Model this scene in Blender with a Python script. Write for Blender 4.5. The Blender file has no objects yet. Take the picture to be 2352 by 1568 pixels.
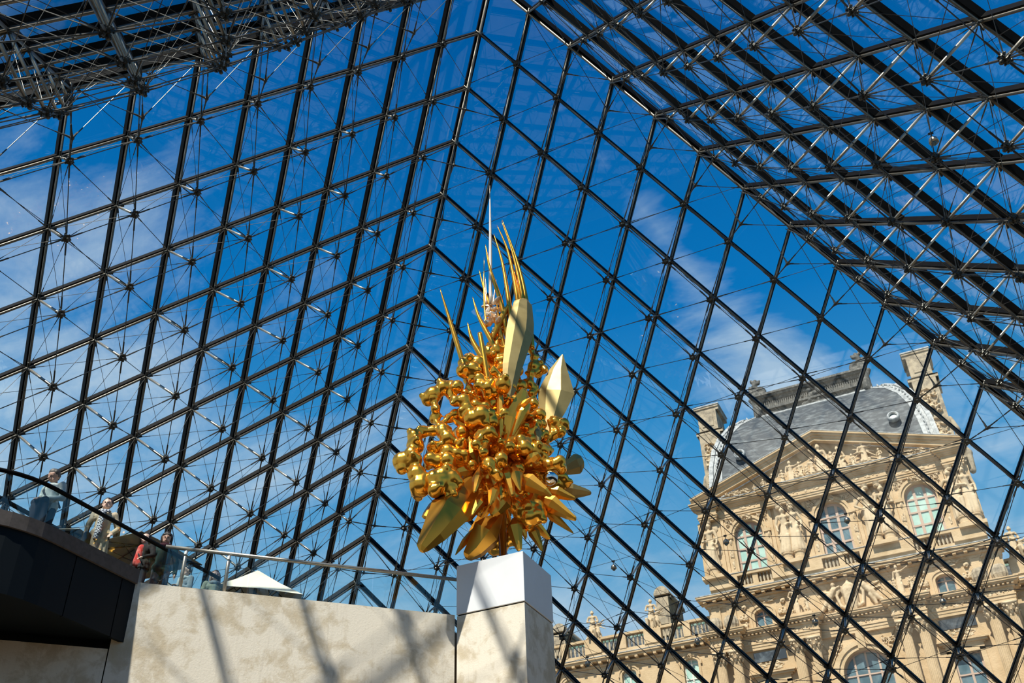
import bpy, bmesh, math, random
import numpy as np
from mathutils import Vector, Matrix, Quaternion

random.seed(7)
sc = bpy.context.scene
COL = sc.collection
V = Vector

# ------------------------------------------------------------------ camera
CAM = V((8.562, -17.956, -8.192))
RR = V((0.900172, 0.434697, -0.027016)); DD = V((-0.277722, 0.525112, -0.804443)); FF = V((-0.335502, 0.73164, 0.593415))
FPX = 2319.06
RR.normalize(); FF = (FF - RR * FF.dot(RR)).normalized(); DD = FF.cross(RR).normalized()
cd = bpy.data.cameras.new('camera'); cam = bpy.data.objects.new('camera', cd); COL.objects.link(cam)
M3 = Matrix((RR, -DD, -FF)).transposed()
cam.matrix_world = Matrix.Translation(CAM) @ M3.to_4x4()
cd.sensor_fit = 'HORIZONTAL'; cd.sensor_width = 36.0; cd.lens = FPX / 2352 * 36
cd.clip_end = 800
cd.dof.use_dof = True; cd.dof.focus_distance = 22.0; cd.dof.aperture_fstop = 2.2
sc.camera = cam

# ------------------------------------------------------------------ view + world + sun
sc.view_settings.view_transform = 'Standard'; sc.view_settings.look = 'None'
sc.view_settings.exposure = 0.0; sc.view_settings.gamma = 1.0; sc.view_settings.use_curve_mapping = False
W = bpy.data.worlds.new('sky'); sc.world = W; W.use_nodes = True
nt = W.node_tree; nt.nodes.clear()
def N(t, kind, **kw):
    n = t.nodes.new(kind)
    for k, v in kw.items():
        if k.startswith('i_'): n.inputs[k[2:].replace('_', ' ')].default_value = v
        else: setattr(n, k, v)
    return n
def mathn(t, op, a, b=None, c=None, clamp=False):
    n = t.nodes.new('ShaderNodeMath'); n.operation = op; n.use_clamp = clamp
    for i, x in enumerate((a, b, c)):
        if x is None: continue
        if isinstance(x, (int, float)): n.inputs[i].default_value = x
        else: t.links.new(x, n.inputs[i])
    return n.outputs[0]
def ramp(t, fac, stops, interp='LINEAR'):
    n = t.nodes.new('ShaderNodeValToRGB'); n.color_ramp.interpolation = interp
    el = n.color_ramp.elements
    while len(el) < len(stops): el.new(0.5)
    for e_, (p, c) in zip(el, stops):
        e_.position = p; e_.color = (*c, 1) if len(c) == 3 else c
    t.links.new(fac, n.inputs[0]); return n.outputs[0]
def mixc(t, fac, a, b, mode='MIX'):
    n = t.nodes.new('ShaderNodeMix'); n.data_type = 'RGBA'; n.blend_type = mode
    if isinstance(fac, (int, float)): n.inputs[0].default_value = fac
    else: t.links.new(fac, n.inputs[0])
    for i, x in ((6, a), (7, b)):
        if isinstance(x, tuple): n.inputs[i].default_value = (*x, 1) if len(x) == 3 else x
        else: t.links.new(x, n.inputs[i])
    return n.outputs[2]
tc = N(nt, 'ShaderNodeTexCoord'); sep = N(nt, 'ShaderNodeSeparateXYZ'); nt.links.new(tc.outputs['Generated'], sep.inputs[0])
sx, sy, sz = sep.outputs
zc = mathn(nt, 'MAXIMUM', sz, 0.0)
sky = ramp(nt, zc, [(0.0, (0.26, 0.50, 0.72)), (0.38, (0.16, 0.43, 0.70)), (0.50, (0.040, 0.305, 0.65)), (0.61, (0.003, 0.195, 0.55)), (0.80, (0.0, 0.11, 0.38)), (1.0, (0.0, 0.075, 0.30))])
den = mathn(nt, 'ADD', zc, 0.25)
cx = mathn(nt, 'DIVIDE', sx, den); cy = mathn(nt, 'DIVIDE', sy, den)
cmb = N(nt, 'ShaderNodeCombineXYZ'); nt.links.new(cx, cmb.inputs[0]); nt.links.new(cy, cmb.inputs[1])
mp = N(nt, 'ShaderNodeMapping'); nt.links.new(cmb.outputs[0], mp.inputs[0]); mp.inputs['Rotation'].default_value = (0, 0, 0.5); mp.inputs['Scale'].default_value = (1.0, 1.7, 1.0)
n1 = N(nt, 'ShaderNodeTexNoise', i_Scale=3.2, i_Detail=9.0, i_Roughness=0.62, i_Distortion=0.45); nt.links.new(mp.outputs[0], n1.inputs['Vector'])
n2 = N(nt, 'ShaderNodeTexNoise', i_Scale=1.3, i_Detail=2.0, i_Roughness=0.5); nt.links.new(cmb.outputs[0], n2.inputs['Vector'])
n3 = N(nt, 'ShaderNodeTexNoise', i_Scale=14.0, i_Detail=6.0, i_Roughness=0.6); nt.links.new(mp.outputs[0], n3.inputs['Vector'])
cov = mathn(nt, 'MULTIPLY_ADD', zc, -1.00, 0.545)                       # more cloud low down
cov = mathn(nt, 'MULTIPLY_ADD', sx, -0.30, cov)                         # and towards the west
cov = mathn(nt, 'MULTIPLY_ADD', n2.outputs[0], 0.75, cov)
# a long streak of broken cloud crossing the northern sky
pn = V((-0.20, 0.665, 0.72)).cross(V((-0.105, 0.835, 0.54))).normalized()
dpb = N(nt, 'ShaderNodeVectorMath', operation='DOT_PRODUCT'); nt.links.new(tc.outputs['Generated'], dpb.inputs[0]); dpb.inputs[1].default_value = pn
bd = mathn(nt, 'MULTIPLY', mathn(nt, 'ABSOLUTE', dpb.outputs['Value']), 13.0)
bd = mathn(nt, 'SUBTRACT', 1.0, bd, clamp=True)
cov = mathn(nt, 'MULTIPLY_ADD', bd, 0.36, cov)
cl = mathn(nt, 'ADD', n1.outputs[0], cov)
cl = mathn(nt, 'MULTIPLY_ADD', n3.outputs[0], 0.16, cl)
clf = mathn(nt, 'MULTIPLY', mathn(nt, 'SUBTRACT', cl, 1.06), 3.4, clamp=True)
clf = mathn(nt, 'POWER', clf, 1.15)
clf = mathn(nt, 'MULTIPLY', clf, 0.74)
skyc = mixc(nt, clf, sky, (0.56, 0.70, 0.83))
bg = N(nt, 'ShaderNodeBackground'); nt.links.new(skyc, bg.inputs[0]); bg.inputs[1].default_value = 1.0
wo = N(nt, 'ShaderNodeOutputWorld'); nt.links.new(bg.outputs[0], wo.inputs[0])

sd = bpy.data.lights.new('sun', 'SUN'); sd.energy = 7.2; sd.angle = math.radians(0.8); sd.color = (1.0, 0.93, 0.82)
sun = bpy.data.objects.new('sun', sd); COL.objects.link(sun); sun.location = (0, -60, 60)
SUN = V((-0.04, -0.61, 0.79)).normalized()
sun.rotation_euler = SUN.to_track_quat('Z', 'Y').to_euler()

# ------------------------------------------------------------------ materials
MATS = {}
def mat(name, color, rough=0.6, metal=0.0, noise=None, bump=None, spec=0.5):
    """noise = (scale, second colour, lo, hi) ; bump = (scale, strength, distance)"""
    m = bpy.data.materials.new(name); m.use_nodes = True; t = m.node_tree
    b = t.nodes['Principled BSDF']; b.inputs['Base Color'].default_value = (*color, 1)
    b.inputs['Roughness'].default_value = rough; b.inputs['Metallic'].default_value = metal
    b.inputs['Specular IOR Level'].default_value = spec
    co = N(t, 'ShaderNodeTexCoord').outputs['Object']
    if noise:
        s, c2, lo, hi = noise[:4]
        nz = N(t, 'ShaderNodeTexNoise', i_Scale=s, i_Detail=6.0, i_Roughness=0.6)
        v = co
        if len(noise) > 4:
            mpp = N(t, 'ShaderNodeMapping'); t.links.new(co, mpp.inputs[0]); mpp.inputs['Scale'].default_value = noise[4]; v = mpp.outputs[0]
        t.links.new(v, nz.inputs['Vector'])
        f = ramp(t, nz.outputs[0], [(lo, (0, 0, 0)), (hi, (1, 1, 1))])
        t.links.new(mixc(t, f, color, c2), b.inputs['Base Color'])
    if bump:
        nb = N(t, 'ShaderNodeTexNoise', i_Scale=bump[0], i_Detail=5.0); t.links.new(co, nb.inputs['Vector'])
        bn = N(t, 'ShaderNodeBump'); bn.inputs['Strength'].default_value = bump[1]; bn.inputs['Distance'].default_value = bump[2]
        t.links.new(nb.outputs[0], bn.inputs['Height']); t.links.new(bn.outputs[0], b.inputs['Normal'])
    MATS[name] = m; return m
def glass(name, tint, refl=0.05, mx=0.9):
    m = bpy.data.materials.new(name); m.use_nodes = True; t = m.node_tree; t.nodes.clear()
    g = N(t, 'ShaderNodeNewGeometry'); dp = N(t, 'ShaderNodeVectorMath', operation='DOT_PRODUCT')
    t.links.new(g.outputs['Incoming'], dp.inputs[0]); t.links.new(g.outputs['Normal'], dp.inputs[1])
    a = mathn(t, 'ABSOLUTE', dp.outputs['Value']); a = mathn(t, 'SUBTRACT', 1.0, a); a = mathn(t, 'POWER', a, 5.0)
    f = mathn(t, 'MULTIPLY_ADD', a, mx - refl, refl, clamp=True)
    tr = N(t, 'ShaderNodeBsdfTransparent'); tr.inputs[0].default_value = (*tint, 1)
    gl = N(t, 'ShaderNodeBsdfGlossy'); gl.inputs['Roughness'].default_value = 0.0; gl.inputs['Color'].default_value = (0.9, 0.95, 1, 1)
    mx_ = N(t, 'ShaderNodeMixShader'); t.links.new(f, mx_.inputs[0]); t.links.new(tr.outputs[0], mx_.inputs[1]); t.links.new(gl.outputs[0], mx_.inputs[2])
    o = N(t, 'ShaderNodeOutputMaterial'); t.links.new(mx_.outputs[0], o.inputs[0]); MATS[name] = m; return m

M_blk = mat('black_anodised', (0.0022, 0.0022, 0.0024), 0.5, 0.0, noise=(3.0, (0.006, 0.005, 0.004), 0.4, 0.7), spec=0.07)
M_tube = mat('dark_steel_tube', (0.21, 0.19, 0.16), 0.42, 0.7, noise=(20, (0.15, 0.135, 0.11), 0.35, 0.7))
M_steel = mat('stainless_steel', (0.50, 0.455, 0.385), 0.40, 0.85, noise=(20, (0.36, 0.33, 0.27), 0.35, 0.7))
M_cast = mat('cast_steel', (0.10, 0.098, 0.088), 0.40, 0.7, noise=(30, (0.04, 0.04, 0.036), 0.35, 0.65))
M_cable = mat('cable_steel', (0.075, 0.072, 0.066), 0.42, 0.6)
M_glass = glass('pyramid_glass', (0.95, 0.975, 0.98), 0.035, 0.85)
M_rglass = glass('railing_glass', (0.93, 0.975, 0.975), 0.035, 0.85)
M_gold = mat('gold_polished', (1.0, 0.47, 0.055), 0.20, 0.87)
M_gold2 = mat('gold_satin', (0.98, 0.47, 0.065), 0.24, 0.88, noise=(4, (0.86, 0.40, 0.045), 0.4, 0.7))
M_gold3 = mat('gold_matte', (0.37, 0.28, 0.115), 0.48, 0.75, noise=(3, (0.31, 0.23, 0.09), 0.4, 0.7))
M_gold4 = mat('gold_shaded', (0.62, 0.29, 0.035), 0.28, 0.86)  # same gold darkened: lower crystals' dim lobby reflections put into the colour
M_palegold = mat('pale_gold', (1.0, 0.78, 0.56), 0.3, 0.6)
M_chrome = mat('mirror_chrome', (0.82, 0.84, 0.86), 0.03, 1.0)
M_mast = mat('mast_steel', (0.55, 0.52, 0.50), 0.16, 1.0)
M_white = mat('white_paint', (0.72, 0.72, 0.73), 0.55, noise=(1.2, (0.76, 0.765, 0.78), 0.4, 0.7))
M_stone = mat('limestone', (0.60, 0.435, 0.255), 0.9, noise=(0.7, (0.44, 0.30, 0.155), 0.42, 0.72), bump=(9, 0.5, 0.05))
M_stone2 = mat('weathered_limestone', (0.46, 0.37, 0.25), 0.9, noise=(1.6, (0.20, 0.165, 0.12), 0.42, 0.66), bump=(7, 0.6, 0.06))
M_carve = mat('carved_limestone', (0.62, 0.475, 0.30), 0.85, noise=(3.0, (0.36, 0.25, 0.14), 0.45, 0.70), bump=(6, 0.4, 0.05))
M_lead = mat('lead_sheet', (0.44, 0.45, 0.44), 0.6, noise=(3.0, (0.22, 0.23, 0.23), 0.42, 0.62), bump=(12, 0.5, 0.04))
M_slate = mat('slate', (0.022, 0.032, 0.042), 0.65, noise=(1.4, (0.15, 0.17, 0.175), 0.46, 0.74, (1.0, 1.0, 2.6)), bump=(14, 0.4, 0.03))
M_bronze = mat('weathered_crest', (0.055, 0.056, 0.050), 0.7, noise=(4.0, (0.22, 0.20, 0.17), 0.50, 0.68), bump=(8, 0.6, 0.06))
M_copper = mat('copper_patina', (0.10, 0.19, 0.14), 0.75, noise=(2.6, (0.42, 0.55, 0.47), 0.5, 0.68), bump=(6, 0.5, 0.05))
M_wood = mat('window_frame_paint', (0.46, 0.32, 0.24), 0.6)
M_wwhite = mat('cream_frame_paint', (0.75, 0.70, 0.60), 0.6)
M_paneg = mat('blind_glass', (0.34, 0.52, 0.44), 0.12, noise=(0.9, (0.50, 0.66, 0.56), 0.4, 0.65))
M_paned = mat('dark_glass', (0.07, 0.12, 0.14), 0.06, noise=(0.8, (0.16, 0.24, 0.27), 0.4, 0.7))
M_plaque = mat('black_marble', (0.05, 0.055, 0.06), 0.12, noise=(1.5, (0.14, 0.16, 0.17), 0.5, 0.7))
M_dark = mat('fascia_panel', (0.004, 0.007, 0.010), 0.6, spec=0.15)
M_cap = mat('fascia_cap', (0.10, 0.085, 0.08), 0.8, noise=(9, (0.07, 0.06, 0.055), 0.4, 0.7), spec=.2)
M_canvas = mat('parasol_canvas', (0.60, 0.52, 0.38), 0.9)
M_canvas2 = mat('tent_canvas', (0.80, 0.74, 0.60), 0.9)
M_floor = mat('floor_stone', (0.40, 0.30, 0.19), 0.45, noise=(0.8, (0.32, 0.24, 0.15), 0.4, 0.7))
M_pave = mat('courtyard_paving', (0.20, 0.185, 0.165), 0.9, noise=(0.5, (0.15, 0.14, 0.125), 0.4, 0.7))
M_under = mat('lobby_concrete', (0.20, 0.16, 0.12), 0.8, noise=(0.5, (0.15, 0.12, 0.09), 0.4, 0.7))

# concrete with blotchy stains and faint formwork marks
def concrete():
    m = bpy.data.materials.new('cast_concrete'); m.use_nodes = True; t = m.node_tree; b = t.nodes['Principled BSDF']
    co = N(t, 'ShaderNodeTexCoord').outputs['Object']
    a = N(t, 'ShaderNodeTexNoise', i_Scale=3.2, i_Detail=8.0, i_Roughness=0.68, i_Distortion=0.4); t.links.new(co, a.inputs['Vector'])
    c = N(t, 'ShaderNodeTexNoise', i_Scale=0.8, i_Detail=3.0); t.links.new(co, c.inputs['Vector'])
    k = mathn(t, 'MULTIPLY_ADD', c.outputs[0], 0.55, mathn(t, 'MULTIPLY', a.outputs[0], 0.75))
    f = ramp(t, k, [(0.62, (0, 0, 0)), (0.74, (0.75, 0.75, 0.75)), (0.86, (1, 1, 1))])
    s1 = N(t, 'ShaderNodeTexNoise', i_Scale=26.0, i_Detail=3.0, i_Roughness=0.7); t.links.new(co, s1.inputs['Vector'])
    f2 = ramp(t, s1.outputs[0], [(0.66, (0, 0, 0)), (0.78, (0.55, 0.55, 0.55))])
    mp2 = N(t, 'ShaderNodeMapping'); t.links.new(co, mp2.inputs[0]); mp2.inputs['Scale'].default_value = (18, 18, 0.9)
    g = N(t, 'ShaderNodeTexNoise', i_Scale=1.0, i_Detail=4.0); t.links.new(mp2.outputs[0], g.inputs['Vector'])
    f3 = ramp(t, g.outputs[0], [(0.56, (0, 0, 0)), (0.75, (0.35, 0.35, 0.35))])
    col = mixc(t, f, (0.77, 0.69, 0.57), (0.54, 0.44, 0.30))
    col = mixc(t, f3, col, (0.52, 0.45, 0.36)); col = mixc(t, f2, col, (0.30, 0.24, 0.16))
    t.links.new(col, b.inputs['Base Color']); b.inputs['Roughness'].default_value = 0.8
    bn = N(t, 'ShaderNodeBump'); bn.inputs['Strength'].default_value = 0.25; bn.inputs['Distance'].default_value = 0.02
    t.links.new(s1.outputs[0], bn.inputs['Height']); t.links.new(bn.outputs[0], b.inputs['Normal'])
    MATS['cast_concrete'] = m; return m
M_conc = concrete()

# ------------------------------------------------------------------ mesh helpers
class MB:
    def __init__(s): s.v = []; s.f = []
    def add(s, vs, fs):
        o = len(s.v); s.v += [tuple(x) for x in vs]; s.f += [tuple(i + o for i in f) for f in fs]; return s
    def box(s, x0, x1, y0, y1, z0, z1):
        return s.add([(x0,y0,z0),(x1,y0,z0),(x1,y1,z0),(x0,y1,z0),(x0,y0,z1),(x1,y0,z1),(x1,y1,z1),(x0,y1,z1)],
                     [(0,3,2,1),(4,5,6,7),(0,1,5,4),(1,2,6,5),(2,3,7,6),(3,0,4,7)])
    def bar(s, a, b, w, h, up):           # rectangular bar a->b, h along up
        a, b, up = V(a), V(b), V(up); d = (b - a).normalized(); sd_ = d.cross(up).normalized(); u = sd_.cross(d).normalized()
        q = [a - sd_*w/2 - u*h/2, a + sd_*w/2 - u*h/2, a + sd_*w/2 + u*h/2, a - sd_*w/2 + u*h/2]
        q += [p + (b - a) for p in q]
        return s.add(q, [(0,3,2,1),(4,5,6,7),(0,1,5,4),(1,2,6,5),(2,3,7,6),(3,0,4,7)])
    def tube(s, a, b, r, n=6, r2=None, caps=True):
        a, b = V(a), V(b); r2 = r if r2 is None else r2
        d = (b - a); 
        if d.length < 1e-6: return s
        d.normalize(); x = d.orthogonal().normalized(); y = d.cross(x)
        vs = []
        for p, rr in ((a, r), (b, r2)):
            for k in range(n):
                t = 2*math.pi*k/n; vs.append(p + x*(rr*math.cos(t)) + y*(rr*math.sin(t)))
        fs = [(k, (k+1) % n, n+(k+1) % n, n+k) for k in range(n)]
        if caps: fs += [tuple(range(n-1, -1, -1)), tuple(range(n, 2*n))]
        return s.add(vs, fs)
    def path(s, pts, rs, n=8):
        pts = [V(p) for p in pts]; m = len(pts); vs = []; fs = []
        x = None
        for i, p in enumerate(pts):
            d = (pts[min(i+1, m-1)] - pts[max(i-1, 0)]).normalized()
            x = d.orthogonal().normalized() if x is None else (x - d*x.dot(d)).normalized()
            y = d.cross(x); r = rs[i] if hasattr(rs, '__len__') else rs
            for k in range(n):
                t = 2*math.pi*k/n; vs.append(p + x*(r*math.cos(t)) + y*(r*math.sin(t)))
        for i in range(m-1):
            for k in range(n): fs.append((i*n+k, i*n+(k+1) % n, (i+1)*n+(k+1) % n, (i+1)*n+k))
        fs += [tuple(range(n-1, -1, -1)), tuple(range((m-1)*n, m*n))]
        return s.add(vs, fs)
    def lathe(s, c, prof, n=16, axis='Z', a0=0, a1=2*math.pi):
        c = V(c); vs = []; fs = []; m = len(prof)
        for (r, h) in prof:
            for k in range(n):
                t = 2*math.pi*k/n
                vs.append(c + (V((r*math.cos(t), r*math.sin(t), h)) if axis == 'Z' else V((r*math.cos(t), h, r*math.sin(t)))))
        for i in range(m-1):
            for k in range(n): fs.append((i*n+k, i*n+(k+1) % n, (i+1)*n+(k+1) % n, (i+1)*n+k))
        fs += [tuple(range(n-1, -1, -1)), tuple(range((m-1)*n, m*n))]
        return s.add(vs, fs)
    def prism(s, poly, y0, y1, xf=None):   # polygon in (x,z) extruded y0..y1
        n = len(poly); vs = [V((x, y0, z)) for x, z in poly] + [V((x, y1, z)) for x, z in poly]
        fs = [tuple(range(n)), tuple(range(2*n-1, n-1, -1))] + [(k, n+k, n+(k+1) % n, (k+1) % n) for k in range(n)]
        return s.add(vs, fs)
    def ball(s, c, r, nu=10, nv=6, sc3=(1, 1, 1)):
        c = V(c); vs = []; fs = []
        for j in range(nv+1):
            ph = math.pi*j/nv
            for k in range(nu):
                t = 2*math.pi*k/nu; vs.append(c + V((r*sc3[0]*math.sin(ph)*math.cos(t), r*sc3[1]*math.sin(ph)*math.sin(t), -r*sc3[2]*math.cos(ph))))
        for j in range(nv):
            for k in range(nu): fs.append((j*nu+k, j*nu+(k+1) % nu, (j+1)*nu+(k+1) % nu, (j+1)*nu+k))
        return s.add(vs, fs)
    def mesh(s, name, m, smooth=False):
        me = bpy.data.meshes.new(name); me.from_pydata(s.v, [], s.f)
        bm = bmesh.new(); bm.from_mesh(me); bmesh.ops.remove_doubles(bm, verts=bm.verts, dist=1e-5)
        bmesh.ops.recalc_face_normals(bm, faces=bm.faces); bm.to_mesh(me); bm.free()
        me.materials.append(m)
        if smooth: me.polygons.foreach_set('use_smooth', [True]*len(me.polygons))
        me.update(); return me
    def build(s, name, m, parent=None, smooth=False, **props):
        return link(name, s.mesh(name, m, smooth), parent, **props)
def link(name, me, parent=None, loc=None, rot=None, scale=None, **props):
    o = bpy.data.objects.new(name, me); COL.objects.link(o)
    if parent: o.parent = parent
    if loc is not None: o.location = loc
    if rot is not None: o.rotation_euler = rot
    if scale is not None: o.scale = scale if hasattr(scale, '__len__') else (scale,)*3
    for k, v in props.items(): o[k] = v
    return o
def empty(name, loc=(0, 0, 0), rotz=0, **props):
    o = bpy.data.objects.new(name, None); COL.objects.link(o); o.location = loc; o.rotation_euler = (0, 0, rotz); o.empty_display_size = .2
    for k, v in props.items(): o[k] = v
    return o
def thing(name, label, category, loc=(0, 0, 0), rotz=0, group=None):
    o = empty(name, loc, rotz, label=label, category=category)
    if group: o['group'] = group
    return o
def caps_mb(caps, n=8):
    mb = MB()
    for c in caps:
        p0, p1, r0 = V(c[0]), V(c[1]), c[2]; r1 = c[3] if len(c) > 3 else r0
        if (p1-p0).length > 1e-4: mb.tube(p0, p1, r0, n, r1)
        mb.ball(p0, r0, n, 6)
        if (p1-p0).length > 1e-4: mb.ball(p1, r1, n, 6)
    return mb
def fuse(name, caps, voxel, smooth, m, n=8, extra=None, dec=None):
    """union of tapered capsules -> one continuous smooth mesh"""
    mb = caps_mb(caps, n) if not isinstance(caps, MB) else caps
    if extra: extra(mb)
    me = bpy.data.meshes.new('tmp'); me.from_pydata(mb.v, [], mb.f)
    o = bpy.data.objects.new('tmp', me); COL.objects.link(o)
    r = o.modifiers.new('r', 'REMESH'); r.mode = 'VOXEL'; r.voxel_size = voxel; r.use_smooth_shade = True
    if smooth: s = o.modifiers.new('s', 'SMOOTH'); s.iterations = smooth; s.factor = 0.5
    if dec: d = o.modifiers.new('d', 'DECIMATE'); d.ratio = dec
    dg = bpy.context.evaluated_depsgraph_get(); dg.update()
    out = bpy.data.meshes.new_from_object(o.evaluated_get(dg)); out.name = name
    out.materials.clear(); out.materials.append(m)
    out.polygons.foreach_set('use_smooth', [True]*len(out.polygons))
    bpy.data.objects.remove(o); bpy.data.meshes.remove(me); return out

# ------------------------------------------------------------------ ground, courtyard, lobby
def struct(mb, name, m, **k): return mb.build(name, m, None, kind='structure', **k)
g = MB()
for (x0, x1, y0, y1) in ((-140, 140, 17.9, 150), (-140, 140, -150, -17.9), (-140, -17.9, -17.9, 17.9), (17.9, 140, -17.9, 17.9)): g.box(x0, x1, y0, y1, -1.2, 0.0)
struct(g, 'ground', M_pave)
struct(MB().box(-32, 32, -32, 32, -10.1, -9.8), 'floor', M_floor)
for nme, q in (('wall_lobby_north', (-32, 32, 31.4, 32)), ('wall_lobby_south', (-32, 32, -32, -31.4)), ('wall_lobby_west', (-32, -31.4, -31.4, 31.4)), ('wall_lobby_east', (31.4, 32, -31.4, 31.4))):
    struct(MB().box(*q, -9.8, -1.2), nme, M_under)

# ------------------------------------------------------------------ the glass pyramid
H, S, NN = 21.64, 17.71, 18
APEX = V((0, 0, H))
E = [ (V(c) - APEX)/NN for c in ((-S, -S, 0), (-S, S, 0), (S, S, 0), (S, -S, 0)) ]
FACES = {'L': (1, 0), 'M': (1, 2), 'R': (2, 3), 'T': (0, 3)}
FN = {}
for k, (a, b) in FACES.items():
    n = E[a].cross(E[b]).normalized()
    if n.dot(V((0, 0, 3)) - APEX) < 0: n = -n
    FN[k] = n
def node(f, i, j, off=0.0):
    a, b = FACES[f]; return APEX + E[a]*i + E[b]*j + FN[f]*off
def bow(i, j):
    x = i*j*(NN-i-j); return 0.27 if x <= 0 else 0.10 + 0.0076*x + 0.012*math.sqrt(x)
def star(f, i, j): return node(f, i, j, bow(i, j))
hubmb = MB()
hubmb.tube((0, 0, -.13), (0, 0, .09), .055, 8); hubmb.tube((0, 0, -.03), (0, 0, .03), .125, 10)
hubmb.tube((-.09, 0, .0), (.09, 0, 0), .05, 8); hubmb.ball((0, 0, .10), .06, 8, 5)
for k in range(6):
    t = k*math.pi/3 + .3; c = V((math.cos(t), math.sin(t), 0))
    hubmb.tube(c*.08 + V((0, 0, -.05)), c*.165 + V((0, 0, -.03)), .026, 6); hubmb.tube(c*.12 + V((0, 0, -.08)), c*.12 + V((0, 0, .06)), .026, 6)
HUB = hubmb.mesh('hub', M_cast)
strutmb = MB().tube((0, 0, 0), (0, 0, 1), .034, 8); STRUT = strutmb.mesh('strut', M_steel, True)
jm = MB().tube((0, 0, -.06), (0, 0, .07), .042, 8).ball((0, 0, .07), .04, 8, 4)
for k in range(4):
    t = k*math.pi/2 + .78; jm.tube((0, 0, .02), (.17*math.cos(t), .17*math.sin(t), .05), .024, 6)
JOINT = jm.mesh('joint', M_cast)
def cable(mb, a, b, r, ends=True):
    mb.tube(a, b, r, 5, caps=False)
    if ends:
        d = (b-a); L = d.length; d.normalize()
        for p, q in ((a, d), (b, -d)):
            mb.tube(p + q*.12, p + q*.42, r*1.45 + .003, 6, r*1.45 + .002)
NAMES = {'L': ('wall_left', 'west'), 'M': ('wall_back', 'north'), 'R': ('wall_right', 'east'), 'T': ('wall_front', 'south')}
for F, (ia, ib) in FACES.items():
    a, b, n = E[ia], E[ib], FN[F]
    wall = empty(NAMES[F][0], (0, 0, 0), 0, kind='structure')
    # panes
    g_ = 0.028
    def pane(poly, m_name):
        c = sum(poly, V((0, 0, 0)))/len(poly)
        vs = []
        for p in poly: q = p + (c - p).normalized()*g_*1.6; vs.append(q)
        k = len(vs); allv = [q - n*.010 for q in vs] + [q + n*.010 for q in vs]
        fs = [tuple(range(k)), tuple(range(2*k-1, k-1, -1))] + [(x, k+x, k+(x+1) % k, (x+1) % k) for x in range(k)]
        return MB().add(allv, fs).mesh(m_name, M_glass)
    rh = pane([V((0,0,0)), a, a+b, b], 'pane'); tri = pane([V((0,0,0)), a, b], 'pane')
    for i in range(NN):
        for j in range(NN - i):
            link('pane', rh if i + j < NN-1 else tri, wall, loc=node(F, i, j))
    # mullions and chord tubes, one object per line
    for k in range(1, NN):
        for (p, q) in ((node(F, 0, k), node(F, NN-k, k)), (node(F, k, 0), node(F, k, NN-k))):
            MB().bar(p + n*.07, q + n*.07, .11, .16, n).build('mullion', M_blk, wall)
            MB().tube(p + n*.20, q + n*.20, .034, 8).build('chord_tube', M_tube, wall, smooth=True)
    q_s = n.to_track_quat('Z', 'Y').to_euler()
    tie = MB(); brace = MB()
    for i in range(1, NN):
        for j in range(1, NN - i):
            d = bow(i, j); s = star(F, i, j)
            o = link('strut', STRUT, wall, loc=node(F, i, j, .2), rot=q_s, scale=(1, 1, d-.2))
            link('hub', HUB, wall, loc=s, rot=q_s, scale=.78); link('joint', JOINT, wall, loc=node(F, i, j, .2), rot=q_s)
            for di, dj in ((1, 0), (0, 1)):       # lower chords
                cable(tie, s, star(F, i+di, j+dj), .0125)
            if i == 1: cable(tie, node(F, 0, j, .3), s, .0125)
            if j == 1: cable(tie, node(F, i, 0, .3), s, .0125)
            for di, dj in ((1, 0), (0, 1), (-1, 0), (0, -1)):      # diagonals of each truss
                cable(brace, s, node(F, i+di, j+dj, .2), .0062)
            if i + 1 + j - 1 <= NN: cable(brace, s, node(F, i+1, j-1, .2), .0095)
            if (i + j) % 2 == 0: cable(brace, s, node(F, i-1, j+1, .2), .0080)
    tie.build('tie_rods', M_cable, wall, kind='stuff'); brace.build('bracing_cables', M_cable, wall, kind='stuff')
# ridge beams
for k, (ed, fa, fb) in enumerate(((0, 'L', 'T'), (1, 'L', 'M'), (2, 'M', 'R'), (3, 'R', 'T'))):
    inw = (FN[fa] + FN[fb]).normalized()
    r = empty('trim_%d' % (k+1), (0, 0, 0), 0, kind='structure')
    p, q = APEX, APEX + E[ed]*NN
    MB().bar(p + inw*.10, q + inw*.10, .20, .20, inw).build('ridge_beam', M_blk, r)
    MB().tube(p + inw*.27, q + inw*.27, .045, 10).build('ridge_tube', M_tube, r, smooth=True)
    sp = MB()
    for t in range(2, NN-1):
        sa = star(fa, *((1, t) if FACES[fa][0] == ed and False else ((t, 1) if FACES[fa][0] == ed else (1, t))))
        sb = star(fb, *((t, 1) if FACES[fb][0] == ed else (1, t)))
        c = sa*.55 + sb*.45 + inw*.12
        cable(sp, sa, c, .012); cable(sp, sb, c, .012)
        cable(sp, c, APEX + E[ed]*(t+1) + inw*.25, .010); cable(sp, c, APEX + E[ed]*(t-1) + inw*.25, .010)
        for e_ in (sa, sb, APEX + E[ed]*(t-1), APEX + E[ed]*(t+1)): sp.tube(c, c + (e_-c).normalized()*.24, .04, 6, .016)
        sp.ball(c, .055, 8, 5)
    sp.build('ridge_cables', M_cast, r, kind='stuff')
tb = empty('trim_5', (0, 0, 0), 0, kind='structure')
for (p, q) in (((-S, -S, 0), (S, -S, 0)), ((S, -S, 0), (S, S, 0)), ((S, S, 0), (-S, S, 0)), ((-S, S, 0), (-S, -S, 0))):
    MB().bar(p, q, .3, .3, (0, 0, 1)).build('base_beam', M_blk, tb)

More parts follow.
